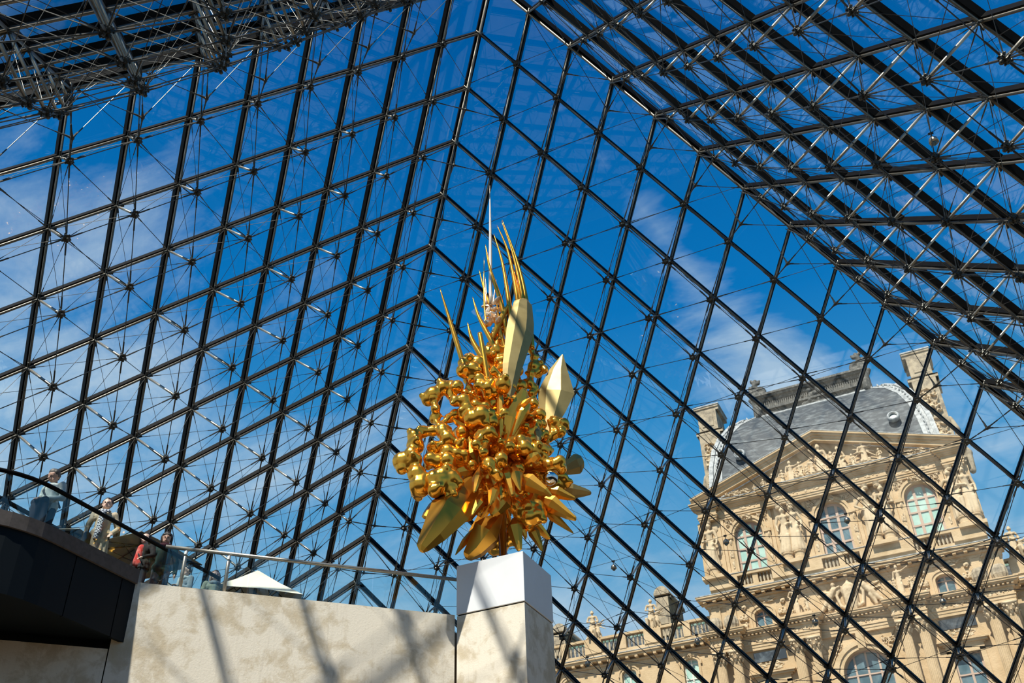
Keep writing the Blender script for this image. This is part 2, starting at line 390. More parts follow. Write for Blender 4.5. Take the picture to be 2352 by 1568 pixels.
# ------------------------------------------------------------------ belvedere, balcony, column
BX0, BX1, BY0, BY1 = -0.79, 0.73, -0.69, 0.71
ZW = -0.53
col = MB().box(BX0+.01, BX1-.01, BY0+.01, BY1-.01, -9.8, ZW-.03)
struct(col, 'trim_column', M_conc)
t = thing('plinth', 'white painted box plinth on top of the concrete column under the gold sculpture', 'plinth', ((BX0+BX1)/2, (BY0+BY1)/2, ZW))
hw, hd = (BX1-BX0)/2, (BY1-BY0)/2
pm = MB().box(-hw, hw, -hd, hd, 0, 1.05).build('box', M_white, t)
bv = pm.modifiers.new('b', 'BEVEL'); bv.width = .006; bv.segments = 1
MB().box(-hw+.03, hw-.03, -hd+.03, hd-.03, -.03, 0).build('recess', M_blk, t)
# diagonal wall below the belvedere: upper lit stretch, then the stretch under the balcony slab
def pline(s, c): return V((s, s - c, 0))       # points of the line x - y = c
dirw = V((1, 1, 0)).normalized(); nw = V((1, -1, 0)).normalized()
def slab_wall(s0, s1, z0, z1, name, thick=.35, cx=-.12):
    a = pline(s0, cx); b = pline(s1, cx)
    q = [a, b, b - nw*thick, a - nw*thick]
    vs = [p + V((0, 0, z0)) for p in q] + [p + V((0, 0, z1)) for p in q]
    return MB().add(vs, [(0,3,2,1),(4,5,6,7),(0,1,5,4),(1,2,6,5),(2,3,7,6),(3,0,4,7)])
wd = empty('wall_belvedere', kind='structure')
seam = [-0.805, -5.30, -9.0, -16.0]
slab_wall(-5.30, -0.82, -9.8, ZW, '').build('concrete_panel', M_conc, wd)
slab_wall(-9.2, -5.315, -9.8, -1.80, '').build('concrete_panel', M_conc, wd)
slab_wall(-14.0, -9.215, -9.8, -1.80, '').build('concrete_panel', M_conc, wd)
# entrance level platform
FX = -5.20
out = [(FX, 6.0), (FX, -7.0)]
for k in range(1, 9):
    a = k/8*math.radians(65); out.append((FX - 1.9*(1-math.cos(a)), -7.0 - 1.9*math.sin(a)))
ex = out[-1]; out += [(ex[0]-2.6, ex[1]-1.25), (-11.5, -10.6), (-17.4, -10.6), (-17.4, 6.0)]
def ext(poly, z0, z1):
    n = len(poly); vs = [(x, y, z0) for x, y in poly] + [(x, y, z1) for x, y in poly]
    return MB().add(vs, [tuple(range(n-1, -1, -1)), tuple(range(n, 2*n))] + [(k, (k+1) % n, n+(k+1) % n, n+k) for k in range(n)])
struct(ext(out, -1.62, -.55), 'floor_entrance', M_dark)  # near-black all over: deep shade beneath the slab is put into its colour
bel = [(-1.2, -.65), (-1.2, 5.9), (-5.18, 5.9), (-5.18, -4.63)]
struct(ext(bel, -.95, -.58), 'floor_belvedere', M_under)
# fascia: dark panels with a rounded cap
fas = empty('trim_fascia', kind='structure')
fp = out[:10][::-1]; fp = [p for p in fp]
path = [(FX, -4.8)] + out[1:10] + [out[10]]
def strip(pts, off, z0, z1):
    res = []
    for i, p in enumerate(pts):
        a = V((*pts[max(i-1, 0)], 0)); b = V((*pts[min(i+1, len(pts)-1)], 0)); d = (b-a).normalized(); nn_ = V((-d.y, d.x, 0))
        res.append(V((*p, 0)) + nn_*off)
    return res
def sweep(pts, o0, o1, z0, z1, i0, i1):
    A = strip(pts, o0, 0, 0)[i0:i1+1]; B = strip(pts, o1, 0, 0)[i0:i1+1]; n = len(A); vs = []; fs = []
    for p, q in zip(A, B): vs += [p + V((0, 0, z0)), p + V((0, 0, z1)), q + V((0, 0, z1)), q + V((0, 0, z0))]
    for i in range(n-1):
        for k in range(4): fs.append((4*i+k, 4*i+(k+1) % 4, 4*i+4+(k+1) % 4, 4*i+4+k))
    fs += [(0, 1, 2, 3), (4*n-1, 4*n-2, 4*n-3, 4*n-4)]
    return MB().add(vs, fs)
dense = [(FX, -5.03), (FX, -5.35), (FX, -5.37), (FX, -6.45), (FX, -6.47)] + out[1:]
dense = dense[:5] + out[1:11]
for (i0, i1) in ((0, 1), (2, 3), (4, 9), (9, 14)):
    sweep(dense, -.02, .05, -1.66, -.57, i0, i1).build('fascia_panel', M_dark, fas)
sweep(dense, -.10, .10, -.57, -.31, 0, len(dense)-1).build('fascia_cap', M_cap, fas)

# glass railing on the balcony
gr = thing('balcony_railing', 'frameless glass railing with black handrail in front of the visitors on the left', 'railing', (FX-.3, -4.8, -.55))
LO = V((FX-.3, -4.8, -.55))
rail = [V((FX-.30, -2.48, .575))] + [V((x-.30, y, .575)) for x, y in out[1:2]] + [V((p[0]-.30*math.cos(k/8*1.13), p[1]+.30*math.sin(k/8*1.13), .575)) for k, p in enumerate(out[2:10], 1)]
MB().path([p - LO for p in rail], .040, 8).build('handrail', M_blk, gr, smooth=True)
def gpanel(a, b, z0, z1, par, org, gap=.01, th=.012, name='glass_panel'):
    a, b = V(a), V(b); d = (b-a).normalized(); a = a + d*gap; b = b - d*gap; nn_ = V((-d.y, d.x, 0))
    q = [a - nn_*th/2, b - nn_*th/2, b + nn_*th/2, a + nn_*th/2]
    vs = [V((p.x, p.y, z0)) - org for p in q] + [V((p.x, p.y, z1)) - org for p in q]
    return MB().add(vs, [(0,3,2,1),(4,5,6,7),(0,1,5,4),(1,2,6,5),(2,3,7,6),(3,0,4,7)]).build(name, M_rglass, par)
ys = [-2.5, -4.0, -5.5, -7.0]
for y0, y1 in zip(ys[1:], ys[:-1]): gpanel((FX-.31, y0, 0), (FX-.31, y1, 0), -.50, .56, gr, LO)
gpanel(rail[1], rail[5], -.5, .56, gr, LO); gpanel(rail[5], rail[-1], -.5, .56, gr, LO)
# railing along the diagonal edge of the belvedere
rr_ = thing('belvedere_railing', 'glass railing with slim steel handrail along the top of the concrete wall', 'railing', (-3, -2.2, ZW))
LO2 = V((-3, -2.2, ZW)); a = pline(-5.22, -.82); b = pline(-1.0, -.82)
MB().path([a - LO2 + V((0, 0, .45)), b - LO2 + V((0, 0, .45))], .038, 10).build('handrail', M_steel, rr_, smooth=True)
ss = [-5.22, -4.05, -2.3, -1.0]
for s0, s1 in zip(ss[:-1], ss[1:]): gpanel(pline(s0, -.80), pline(s1, -.80), -.55, .425, rr_, LO2)
for s_ in (-4.93, -4.35):
    p = pline(s_, -.80) - LO2
    po = MB().lathe((p.x, p.y, 0), [(.036, -.05), (.036, .80), (.030, .815)], 14).build('post', M_steel, rr_, smooth=True)
    MB().box(p.x-.03, p.x+.03, p.y-.02, p.y+.02, .86, .93).build('clamp', M_white, po)

# nearly level dark bars on posts, beyond the visitors
fr = thing('dark_bars', 'pair of dark bars behind the man in the pale jumper at far left', 'railing', (-9.3, -8.6, -.55))
for z, dy in ((0.0, 0), (-.26, -.3)):
    MB().path([V((0, -1.2+dy, 2.80+z)), V((0, 1.6+dy, 2.72+z)), V((0, 5.4+dy, 2.63+z))], .05, 8).build('bar', M_blk, fr, smooth=True)
for y in (-1.1, 2.0, 5.0):
    MB().tube((0, y, 0), (0, y, 2.7), .03, 6).build('post', M_blk, fr)

# ------------------------------------------------------------------ the gold sculpture
SO = V((-0.03, -0.03, ZW+1.05))
HV = V((-0.432, 0.902, 0)).normalized()
def at(px, py, t=0.0):
    """point of the photograph -> metres, on the upright plane t metres behind the sculpture's axis; local to the sculpture"""
    d = RR*((px-1176)/FPX) + DD*((py-784)/FPX) + FF
    k = ((SO + HV*t - CAM).dot(HV))/d.dot(HV)
    return CAM + d*k - SO
sc_root = thing('gold_sculpture', 'tall golden abstract sculpture of spikes, crystals and bubbling branches on the white plinth', 'sculpture', SO)
MM = 1/88.0          # metres per photograph pixel at the sculpture
def crystal(p0, p1, w, thick=.45, yaw=0.0, chop=.25, m=None, seed=0, peak=.45, base=.22, name='crystal'):
    rnd = random.Random(seed); p0, p1 = V(p0), V(p1); d = p1 - p0; L = d.length; d.normalize()
    view = (p0 + SO - CAM).normalized(); sdv = d.cross(view).normalized(); up = sdv.cross(d)
    q = Quaternion(d, yaw); sdv = q @ sdv; up = q @ up
    sec = [(1, .0), (.35, .9+rnd.uniform(-.2, .2)), (-.45, .8), (-1, .05), (-.3, -.9), (.5, -.75)]
    pq = max(.80, peak + .08); lin = lambda q: chop + (1-chop)*(1-q)/(1-peak)
    st = [(0, base), (peak*.55, .70), (peak, 1.0), (pq, min(1, lin(pq)*1.06)), (.965, chop + .02), (1.0, chop*.45)]
    vs = []; fs = []; n = 6
    for i, (s, k) in enumerate(st):
        sh = rnd.uniform(-.035, .035)*w if 0 < i < 5 else 0
        for (x, y) in sec:
            vs.append(p0 + d*(s*L) + sdv*(x*k*w/2 + sh) + up*(y*k*w/2*thick))
    for i in range(len(st)-1):
        for k in range(n):
            a_, b_, c_, d_ = i*n+k, i*n+(k+1) % n, (i+1)*n+(k+1) % n, (i+1)*n+k
            fs += [(a_, b_, c_), (a_, c_, d_)]
    fs += [tuple(range(n-1, -1, -1)), tuple(range((len(st)-1)*n, len(st)*n))]
    return MB().add(vs, fs).build(name, m or M_gold2, sc_root)
CR = [ # base px, tip px, width px, depth base, depth tip, thickness, yaw, chop, peak
 ((1161, 945), (1205, 688), 60, -.55, -.35, .55, .15, .66, .70), ((1256, 1000), (1292, 814), 78, .05, .05, .30, -.25, .10, .52),
 ((1160, 1043), (1207, 893), 56, -.75, -.85, .40, .5, .30, .50), ((1154, 1040), (1149, 898), 20, -.8, -.9, .8, .1, .5, .5),
 ((1178, 1000), (1214, 925), 20, -.9, -.9, .7, .3, .7, .7), ((1100, 1085), (968, 1266), 76, -.55, -1.3, .62, .22, .30, .50),
 ((1150, 1182), (1072, 1282), 62, -.25, -.35, .85, -.4, .35, .45), ((1101, 1074), (1089, 1131), 20, -.95, -1.15, .8, .3, .3, .4),
 ((1108, 1130), (1083, 1183), 20, -.85, -1.0, .7, .5, .2, .4), ((1143, 1108), (1124, 1161), 22, -.9, -1.0, .8, .2, .25, .4),
 ((1180, 1066), (1195, 1126), 26, -.85, -1.05, .6, -.3, .15, .35), ((1194, 1094), (1267, 1138), 36, -.8, -1.0, .6, .2, .20, .3),
 ((1236, 1138), (1323, 1194), 34, -.4, -.6, .5, .2, .25, .35), ((1248, 1166), (1317, 1225), 20, -.2, -.3, .5, .2, .15, .3),
 ((1252, 1121), (1321, 1146), 24, -.5, -.6, .5, .1, .3, .4), ((1285, 1124), (1358, 1133), 32, -.1, 0, .45, .3, .25, .4),
 ((1280, 1086), (1340, 1058), 42, .25, .4, .35, .2, .55, .75), ((1180, 1190), (1192, 1265), 32, -.3, -.35, .7, .2, .3, .25),
 ((1213, 1196), (1246, 1265), 22, -.1, -.15, .7, .1, .2, .4), ((1100, 1066), (1078, 1002), 28, -.8, -.9, .6, .7, .15, .4),
 ((1090, 996), (1040, 960), 24, -.7, -.85, .6, .2, .2, .4), ((1096, 1062), (1032, 1088), 38, -.65, -.7, .4, .4, .3, .4),
 ((1089, 1212), (1046, 1274), 13, -.2, -.25, .8, .0, .2, .5), ((1098, 1205), (1078, 1275), 22, -.15, -.2, .8, .4, .3, .45),
 ((1199, 1204), (1208, 1239), 14, -.2, -.2, .9, .0, .2, .4), ((1022, 1130), (975, 1190), 26, -.5, -.8, .6, .6, .6, .5),
 ((1231, 970), (1237, 1016), 18, -.6, -.65, .7, .0, .3, .5), ((1060, 1168), (1012, 1200), 30, -.35, -.6, .6, .3, .3, .4),
 ((1165, 1130), (1130, 1185), 40, -.5, -.6, .6, .2, .25, .4), ((1205, 1066), (1240, 1042), 26, -.8, -.95, .7, .4, .5, .5),
 ((1128, 1060), (1150, 1150), 30, -.7, -.9, .6, .5, .3, .4), ((1160, 1060), (1176, 1140), 26, -.8, -.95, .8, .1, .3, .4),
 ((1188, 870), (1183, 800), 26, -.4, -.5, .6, .4, .4, .5), ((1130, 780), (1168, 700), 20, -.2, -.3, .6, .4, .4, .5),
 ((1099, 900), (1112, 850), 22, -.5, -.6, .8, .3, .4, .5), ((1205, 1180), (1240, 1120), 30, -.3, -.5, .6, .3, .3, .4)]
for k, (b_, t_, w_, d0, d1, th, yw, ch, pk) in enumerate(CR):
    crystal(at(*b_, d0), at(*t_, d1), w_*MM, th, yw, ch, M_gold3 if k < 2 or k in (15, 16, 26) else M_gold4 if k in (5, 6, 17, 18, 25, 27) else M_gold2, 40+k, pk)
# short crystals radiating from the core, all around
rn = random.Random(3)
for k in range(46):
    th = rn.uniform(0, 2*math.pi); ph = rn.uniform(-.9, .35); z = rn.uniform(1.4, 3.7)
    r0 = .45; L = rn.uniform(.5, 1.05)*(1 if ph < .1 else .7); dr = V((math.cos(th)*math.cos(ph), math.sin(th)*math.cos(ph), math.sin(ph)))
    if dr.dot(HV) < .15 and z < 2.5 and abs(dr.dot(RR)) < .75: z += 1.2
    p = V((dr.x*r0, dr.y*r0, z)); crystal(p, p + dr*L, rn.uniform(.16, .34), .6, rn.uniform(0, 3), rn.uniform(.15, .4), M_gold, 200+k)
# curved spikes
def spike(pts, w_, t0=-.25, t1=-.25, m=M_gold2, w1=.12):
    q = [at(x, y, t0 + (t1-t0)*i/(len(pts)-1)) for i, (x, y) in enumerate(pts)]
    res = []; 
    for i in range(len(q)-1):                               # Catmull-Rom
        a_ = q[max(i-1, 0)]; b_ = q[i]; c_ = q[i+1]; d_ = q[min(i+2, len(q)-1)]
        for s in range(6):
            u = s/6; res.append(.5*((2*b_) + (c_-a_)*u + (2*a_-5*b_+4*c_-d_)*u*u + (3*b_-a_-3*c_+d_)*u**3))
    res.append(q[-1]); n = len(res); w = w_*1.25
    MB().path(res, [w*MM/2*(w1 + (1-w1)*min(1, (i/(n-1))*1.5)) for i in range(n)], 8).build('spike', m, sc_root, smooth=True)
SP = [([(1125, 426), (1126, 520), (1127, 700)], 6.5, M_palegold), ([(1153.5, 505), (1183, 585), (1202, 655), (1218, 751), (1222, 800)], 10, None),
 ([(1142, 518), (1167, 578), (1186, 671), (1191, 720)], 9, None), ([(1134, 537), (1154, 604), (1170, 703), (1176, 760)], 9.5, None),
 ([(1115, 562), (1125.5, 617), (1151, 696), (1165, 775)], 9.5, None), ([(1100.6, 620), (1116, 677), (1144.6, 751), (1158, 805)], 9.5, None),
 ([(1085.6, 682), (1100, 728), (1132, 789), (1154, 845)], 10.5, None), ([(1074, 741), (1084, 779), (1109.5, 824), (1124, 850)], 13, None),
 ([(1010.7, 663), (1034, 738), (1063, 832)], 9, None), ([(1152, 508), (1176, 575), (1196, 660), (1206, 730)], 7, None),
 ([(1110, 629), (1117, 700)], 3, M_palegold), ([(1115, 636), (1119, 700)], 3, M_palegold), ([(1140, 642), (1132, 700)], 3, M_palegold),
 ([(1140, 690), (1150, 760), (1160, 800)], 7, None), ([(1180, 620), (1196, 690), (1208, 770)], 8, None), ([(1112, 590), (1112, 690), (1118, 750)], 4, None)]
for k, (p_, w_, m_) in enumerate(SP): spike(p_, w_, -.15 - .03*(k % 5), -.25 + .04*(k % 3), m_ or M_gold2)
spike([(1102, 765), (1110, 810), (1121, 880)], 10, -.75, -.8, M_gold, .8)
# bubbling branches: chains of swellings fused into one skin each
def C2(x, y): return (880 + x/2.904, 800 + y/2.904)
def branch(pts, t, knob=.48, vox=.027, m=M_gold, seed=1, bumps=1, base=None):
    rnd = random.Random(seed); caps = []; prev = None
    for (x, y, r) in pts:
        tt = t + rnd.uniform(-.07, .07); p = at(*C2(x, y), tt); r = r/2.904*MM*1.22*rnd.uniform(.85, 1.15)
        caps.append((p, p, r))
        if prev: caps.append((prev[0], p, prev[1]*.66, r*.66))
        for _ in range(bumps):
            d = V((rnd.uniform(-1, 1), rnd.uniform(-1, 1), rnd.uniform(-1, 1))).normalized(); caps.append((p + d*r*.5, p + d*r*.95, r*.5, r*.46))
        prev = (p, r)
    if base: caps.append((prev[0], V(base), prev[1]*.6, prev[1]*.7))
    link('bubble_branch', fuse('bubble_branch', caps, vox, 9, m), sc_root)
core = lambda z: (0, 0, z)
branch([(530, 150, 32), (535, 100, 30), (575, 75, 38), (635, 95, 42), (600, 140, 42), (545, 175, 28), (600, 200, 26)], -.75, seed=1, base=core(4.6))
branch([(300, 340, 32), (335, 310, 42), (400, 262, 44), (450, 262, 36), (495, 255, 40), (455, 310, 30)], -.8, seed=2)
branch([(335, 330, 34), (350, 400, 30), (345, 470, 30), (372, 520, 20), (440, 465, 30), (480, 440, 26), (545, 430, 36)], -.75, seed=3)
branch([(480, 350, 34), (540, 350, 34), (560, 400, 40), (545, 440, 34), (600, 470, 48), (655, 450, 52), (695, 425, 34)], -.95, seed=4, base=core(3.6))
branch([(400, 545, 34), (330, 550, 34), (268, 555, 36), (212, 590, 46), (215, 650, 50), (190, 700, 42), (128, 755, 44), (125, 800, 34), (165, 770, 40), (215, 740, 38), (225, 840, 50), (250, 915, 52), (225, 945, 30), (290, 905, 42), (340, 870, 40)], -.85, seed=5)
branch([(340, 870, 40), (390, 865, 52), (345, 945, 34), (410, 900, 56), (450, 945, 40), (445, 975, 26), (460, 870, 50), (440, 800, 30), (428, 745, 38)], -1.0, seed=6, base=core(2.4))
branch([(340, 665, 42), (400, 650, 30), (430, 600, 46), (400, 560, 36), (470, 620, 30), (520, 640, 36)], -.8, seed=7, base=core(2.9))
branch([(320, 740, 34), (370, 755, 34), (430, 690, 40), (490, 700, 34), (545, 710, 34), (550, 740, 24)], -.85, seed=8, base=core(2.5))
branch([(640, 250, 34), (640, 200, 28), (700, 262, 40), (745, 290, 30), (700, 310, 26)], -.85, seed=9, base=core(4.2))
branch([(740, 155, 24), (775, 180, 16), (800, 240, 38), (810, 275, 26)], -1.0, seed=10, bumps=1)
branch([(560, 130, 20), (560, 210, 26), (575, 260, 24), (545, 300, 20), (610, 300, 30), (650, 330, 34)], -.55, seed=11)
branch([(985, 10, 22), (1005, 60, 26), (1000, 120, 30), (1050, 110, 28), (1075, 140, 26), (1030, 165, 28), (985, 170, 26), (975, 235, 28), (1010, 265, 26), (990, 300, 22), (1000, 345, 24)], .15, seed=12, base=core(3.9))
branch([(1205, 500, 28), (1190, 555, 28), (1150, 490, 34), (1120, 500, 24), (1135, 575, 26), (1105, 600, 26), (1080, 640, 24), (1090, 680, 30)], -.25, seed=13)
branch([(1030, 500, 24), (1010, 560, 28), (970, 560, 30), (1000, 610, 34), (960, 640, 26), (1040, 590, 24), (1080, 570, 26)], -.5, seed=14, base=core(2.9))
branch([(640, 590, 34), (620, 640, 26), (670, 560, 22), (710, 560, 32), (690, 620, 22), (672, 695, 26), (675, 735, 18)], -1.0, seed=15, bumps=1)
branch([(790, 735, 34), (800, 765, 24), (770, 720, 22), (740, 790, 30), (705, 770, 36), (740, 830, 30), (765, 850, 26)], -1.05, seed=16, bumps=1)
branch([(1000, 690, 44), (1050, 700, 34), (1010, 740, 40), (1070, 750, 30), (1110, 780, 38), (1150, 770, 30), (1180, 750, 26), (1190, 800, 26)], -.6, seed=17, base=core(2.4))
branch([(1200, 860, 26), (1170, 880, 30), (1185, 925, 26), (1225, 905, 24), (1248, 885, 14), (1150, 920, 26)], -.4, seed=18, base=core(2.1))
branch([(860, 980, 36), (920, 1010, 40), (970, 1060, 46), (1030, 1060, 46), (1040, 1110, 40), (980, 1130, 44), (920, 1100, 38), (880, 1050, 36)], -.35, seed=19, base=core(1.9))
branch([(740, 1330, 36), (760, 1280, 40), (780, 1220, 34), (800, 1340, 26), (850, 1270, 34), (860, 1220, 28)], .25, seed=20, base=core(1.7))
branch([(760, 60, 20), (800, 120, 26), (820, 60, 24), (870, 90, 26), (900, 150, 30), (850, 170, 26), (700, 130, 26), (690, 60, 22)], -.1, seed=21)
# dense core: a heap of fused swellings
rn = random.Random(11); caps = []
for k in range(300):
    z = rn.uniform(1.5, 5.6); R_ = 1.22*math.sin(math.pi*min(1, max(.08, (z-.9)/3.9)))**.7 if z < 4.2 else max(.30, .62 - (z-4.2)*.22)
    th = rn.uniform(0, 2*math.pi); q = R_*rn.uniform(.55, .95)
    p = V((q*math.cos(th), q*math.sin(th), z)); r = rn.uniform(.09, .19); caps.append((p, p, r))
    if k % 3 == 0: caps.append((p*.6 + V((0, 0, z*.4)), p, .10, .08))
caps += [((0, 0, 1.7), (0, 0, 2.2), .25, .42), ((0, 0, 2.2), (0, 0, 3.9), .48, .38), ((0, 0, 3.9), (0, 0, 6.3), .34, .14)]
link('core', fuse('core', caps, .032, 5, M_gold), sc_root)
# upper tower
caps = []
for k in range(70):
    z = rn.uniform(4.2, 6.6); R_ = max(.10, .52 - (z-4.2)*.18); th = rn.uniform(0, 2*math.pi)
    p = V((R_*math.cos(th), R_*math.sin(th), z)); r = rn.uniform(.05, .10); caps += [(p, p, r), (V((0, 0, z)), p, .07, .05)]
link('bubble_branch', fuse('bubble_branch', caps, .026, 3, M_gold), sc_root)
# little crumpled finial, paler
rn = random.Random(5)
for k in range(30):
    x = rn.uniform(1117, 1146); y = rn.uniform(692, 752); p = at(x, y, rn.uniform(-.3, .1)); d = V((rn.uniform(-1, 1), rn.uniform(-1, 1), rn.uniform(-.2, 1))).normalized()
    crystal(p, p + d*rn.uniform(.14, .32), rn.uniform(.08, .16), .7, 0, .4, M_palegold, 400+k, name='finial_flake')
bl = at(1265, 1098, -.55); MB().ball(bl, 15.5*MM, 24, 14).build('mirror_ball', M_chrome, sc_root, smooth=True, label='silver mirror ball')
MB().lathe((0, 0, 0), [(.12, 0), (.12, .03), (.088, .05), (.088, 1.75)], 24).build('mast', M_mast, sc_root, smooth=True, label='bare steel mast')

# ------------------------------------------------------------------ parasols on the entrance level
def parasol(name, label, c, half, zr, rise, m, rot, valance=.0, group=None):
    t = thing(name, label, 'parasol', c, rot, group)
    n = 8; ring = [(half*a_, half*b_) for a_, b_ in ((-1,-1),(0,-1),(1,-1),(1,0),(1,1),(0,1),(-1,1),(-1,0))]
    vs = [(0, 0, zr+rise)] + [(x, y, zr - (.0 if k % 2 == 0 else -.04)) for k, (x, y) in enumerate(ring)]
    top = [(x*.5, y*.5, zr + rise*.47) for x, y in ring]
    v = vs + top; fs = []
    for k in range(8):
        k2 = (k+1) % 8; fs += [(0, 9+k, 9+k2), (9+k, 1+k, 1+k2, 9+k2)]
    if valance:
        o = len(v); v += [(x, y, zr-valance) for x, y in ring]
        fs += [(1+k, o+k, o+(k+1) % 8, 1+(k+1) % 8) for k in range(8)]
    cn = MB().add(v, fs).build('canopy', m, t); so = cn.modifiers.new('s', 'SOLIDIFY'); so.thickness = .006
    MB().tube((0, 0, 0), (0, 0, zr+rise-.01), .025, 10).build('pole', M_steel, t, smooth=True)
    MB().lathe((0, 0, 0), [(.30, 0), (.30, .05), (.05, .07), (.03, .3)], 20).build('base', M_cast, t)
    hub = MB().lathe((0, 0, zr-.18), [(.05, 0), (.05, .10)], 10).build('runner', M_blk, t)
    for k, (x, y) in enumerate(ring):
        r_ = MB().tube((0, 0, zr+rise-.03), (x*.5, y*.5, zr+rise*.47-.02), .011, 5).tube((x*.5, y*.5, zr+rise*.47-.02), (x*.99, y*.99, zr-.015), .011, 5)
        r_.tube((0, 0, zr-.13), (x*.5, y*.5, zr+rise*.47-.03), .009, 5).build('rib', M_cable, t)
    return t
parasol('parasol', 'beige square parasol seen from below behind the visitors at the handrail', (-7.75, -2.65, -.55), .98, 2.02, .32, M_canvas, .0)
parasol('parasol', 'cream pointed tent canopy behind the glass railing on the concrete wall', (-6.7, .15, -.58), 1.0, 1.70, .90, M_canvas2, .785, .0)
parasol('parasol', 'pale parasol between the man and the woman, low behind the balcony', (-8.0, -4.35, -.55), .46, 1.80, .22, M_canvas2, .3)

# ------------------------------------------------------------------ little spotlights hung on the cables
def on_face(px, py, f, inset):
    d = RR*((px-1176)/FPX) + DD*((py-784)/FPX) + FF
    P0 = APEX + FN[f]*inset; k = (P0 - CAM).dot(FN[f])/d.dot(FN[f]); return CAM + d*k
for k, (px, py, f, lab) in enumerate(((1410, 1304, 'M', 'small spotlight against the sky above the palace chimney, left of the pavilion'), (1350, 1525, 'M', 'lowest spotlight, in front of the wing cornice near the bottom edge'),
        (1602, 1474, 'M', 'spotlight on the cable where the wing meets the pavilion'), (1668, 1246, 'M', 'spotlight beside the leftmost arched window'),
        (1946, 1196, 'M', 'spotlight beside the middle arched window'), (1873, 1430, 'M', 'spotlight in front of the carved ledge under the coat of arms'),
        (2166, 1383, 'M', 'spotlight below the small arched window at right'), (2145, 325, 'R', 'spotlight hanging on a cable high in the right glass face'))):
    p = on_face(px, py, f, .9 if f == 'M' else 1.2)
    t = thing('spotlight', lab, 'spotlight', p, 0, None)
    MB().lathe((0, 0, 0), [(.045, .11), (.085, .07), (.10, -.02), (.085, -.03)], 14).build('shade', M_steel, t, smooth=True)
    MB().ball((0, 0, -.04), .06, 10, 6).build('lamp', M_paned, t, smooth=True)
    h = MB().tube((0, 0, .10), (0, 0, .24), .012, 6); h.tube((-.05, 0, .24), (.05, 0, .24), .03, 6)
    h.tube((0, 0, .24), V((-.75, -.2, .10)) if f == 'M' else V((0, -.7, .5)), .007, 4).tube((0, 0, .24), V((.75, .2, .40)) if f == 'M' else V((0, .7, .5)), .007, 4)
    h.build('hanger', M_cable, t)

# ------------------------------------------------------------------ the palace pavilion
PX, PY = 0.58, 60.0
pav = thing('palace_pavilion', 'ornate cream stone palace pavilion with curved slate roof, carved pediment and caryatids', 'building', (PX, PY, 0))
def curve_wall(name, outer, holes, y0, y1, m, parent, loc=(0, 0, 0)):
    cu = bpy.data.curves.new('c', 'CURVE'); cu.dimensions = '2D'; cu.fill_mode = 'BOTH'; cu.extrude = (y1-y0)/2
    for poly in [outer] + holes:
        sp = cu.splines.new('POLY'); sp.points.add(len(poly)-1); sp.use_cyclic_u = True
        for p, (x, z) in zip(sp.points, poly): p.co = (x, z, 0, 1)
    o = bpy.data.objects.new('c', cu); COL.objects.link(o); dg = bpy.context.evaluated_depsgraph_get(); dg.update()
    me = bpy.data.meshes.new_from_object(o.evaluated_get(dg)); bpy.data.objects.remove(o); bpy.data.curves.remove(cu)
    me.transform(Matrix.Translation((0, (y0+y1)/2, 0)) @ Matrix.Rotation(math.pi/2, 4, 'X')); me.materials.clear(); me.materials.append(m); me.name = name
    me.polygons.foreach_set('use_smooth', [False]*len(me.polygons))
    return link(name, me, parent, loc)
def arch(xc, hw, z0, zs, rise=None, n=14):
    """opening outline: jambs to zs then an arch of the given rise"""
    rise = hw if rise is None else rise; pts = [(xc-hw, z0), (xc+hw, z0)]
    for k in range(n+1):
        a = math.pi*k/n; pts.append((xc + hw*math.cos(a), zs + rise*math.sin(a)))
    return pts
def archivolt(mb, xc, hw, z0, zs, rise, w, y0, y1, n=16):
    """band following the opening outline"""
    I = arch(xc, hw, z0, zs, rise, n)[1:] + [(xc-hw, z0)]; O = []
    O.append((xc+hw+w, z0))
    for k in range(n+1):
        a = math.pi*k/n; O.append((xc + (hw+w)*math.cos(a), zs + (rise+w)*math.sin(a)))
    O.append((xc-hw-w, z0)); I = [(xc+hw, z0)] + I[1:]; m_ = len(I)
    vs = [V((x, y0, z)) for x, z in I] + [V((x, y0, z)) for x, z in O] + [V((x, y1, z)) for x, z in I] + [V((x, y1, z)) for x, z in O]
    fs = []
    for k in range(m_-1): fs += [(k, k+1, m_+k+1, m_+k), (m_+k, m_+k+1, 3*m_+k+1, 3*m_+k), (k, 2*m_+k, 2*m_+k+1, k+1)]
    mb.add(vs, fs)
def steps(mb, x0, x1, y, z0, lst):
    """stack of projecting courses: (height, projection)"""
    z = z0
    for h, p in lst: mb.box(x0-p, x1+p, y-p, y+.6, z, z+h); z += h
    return z
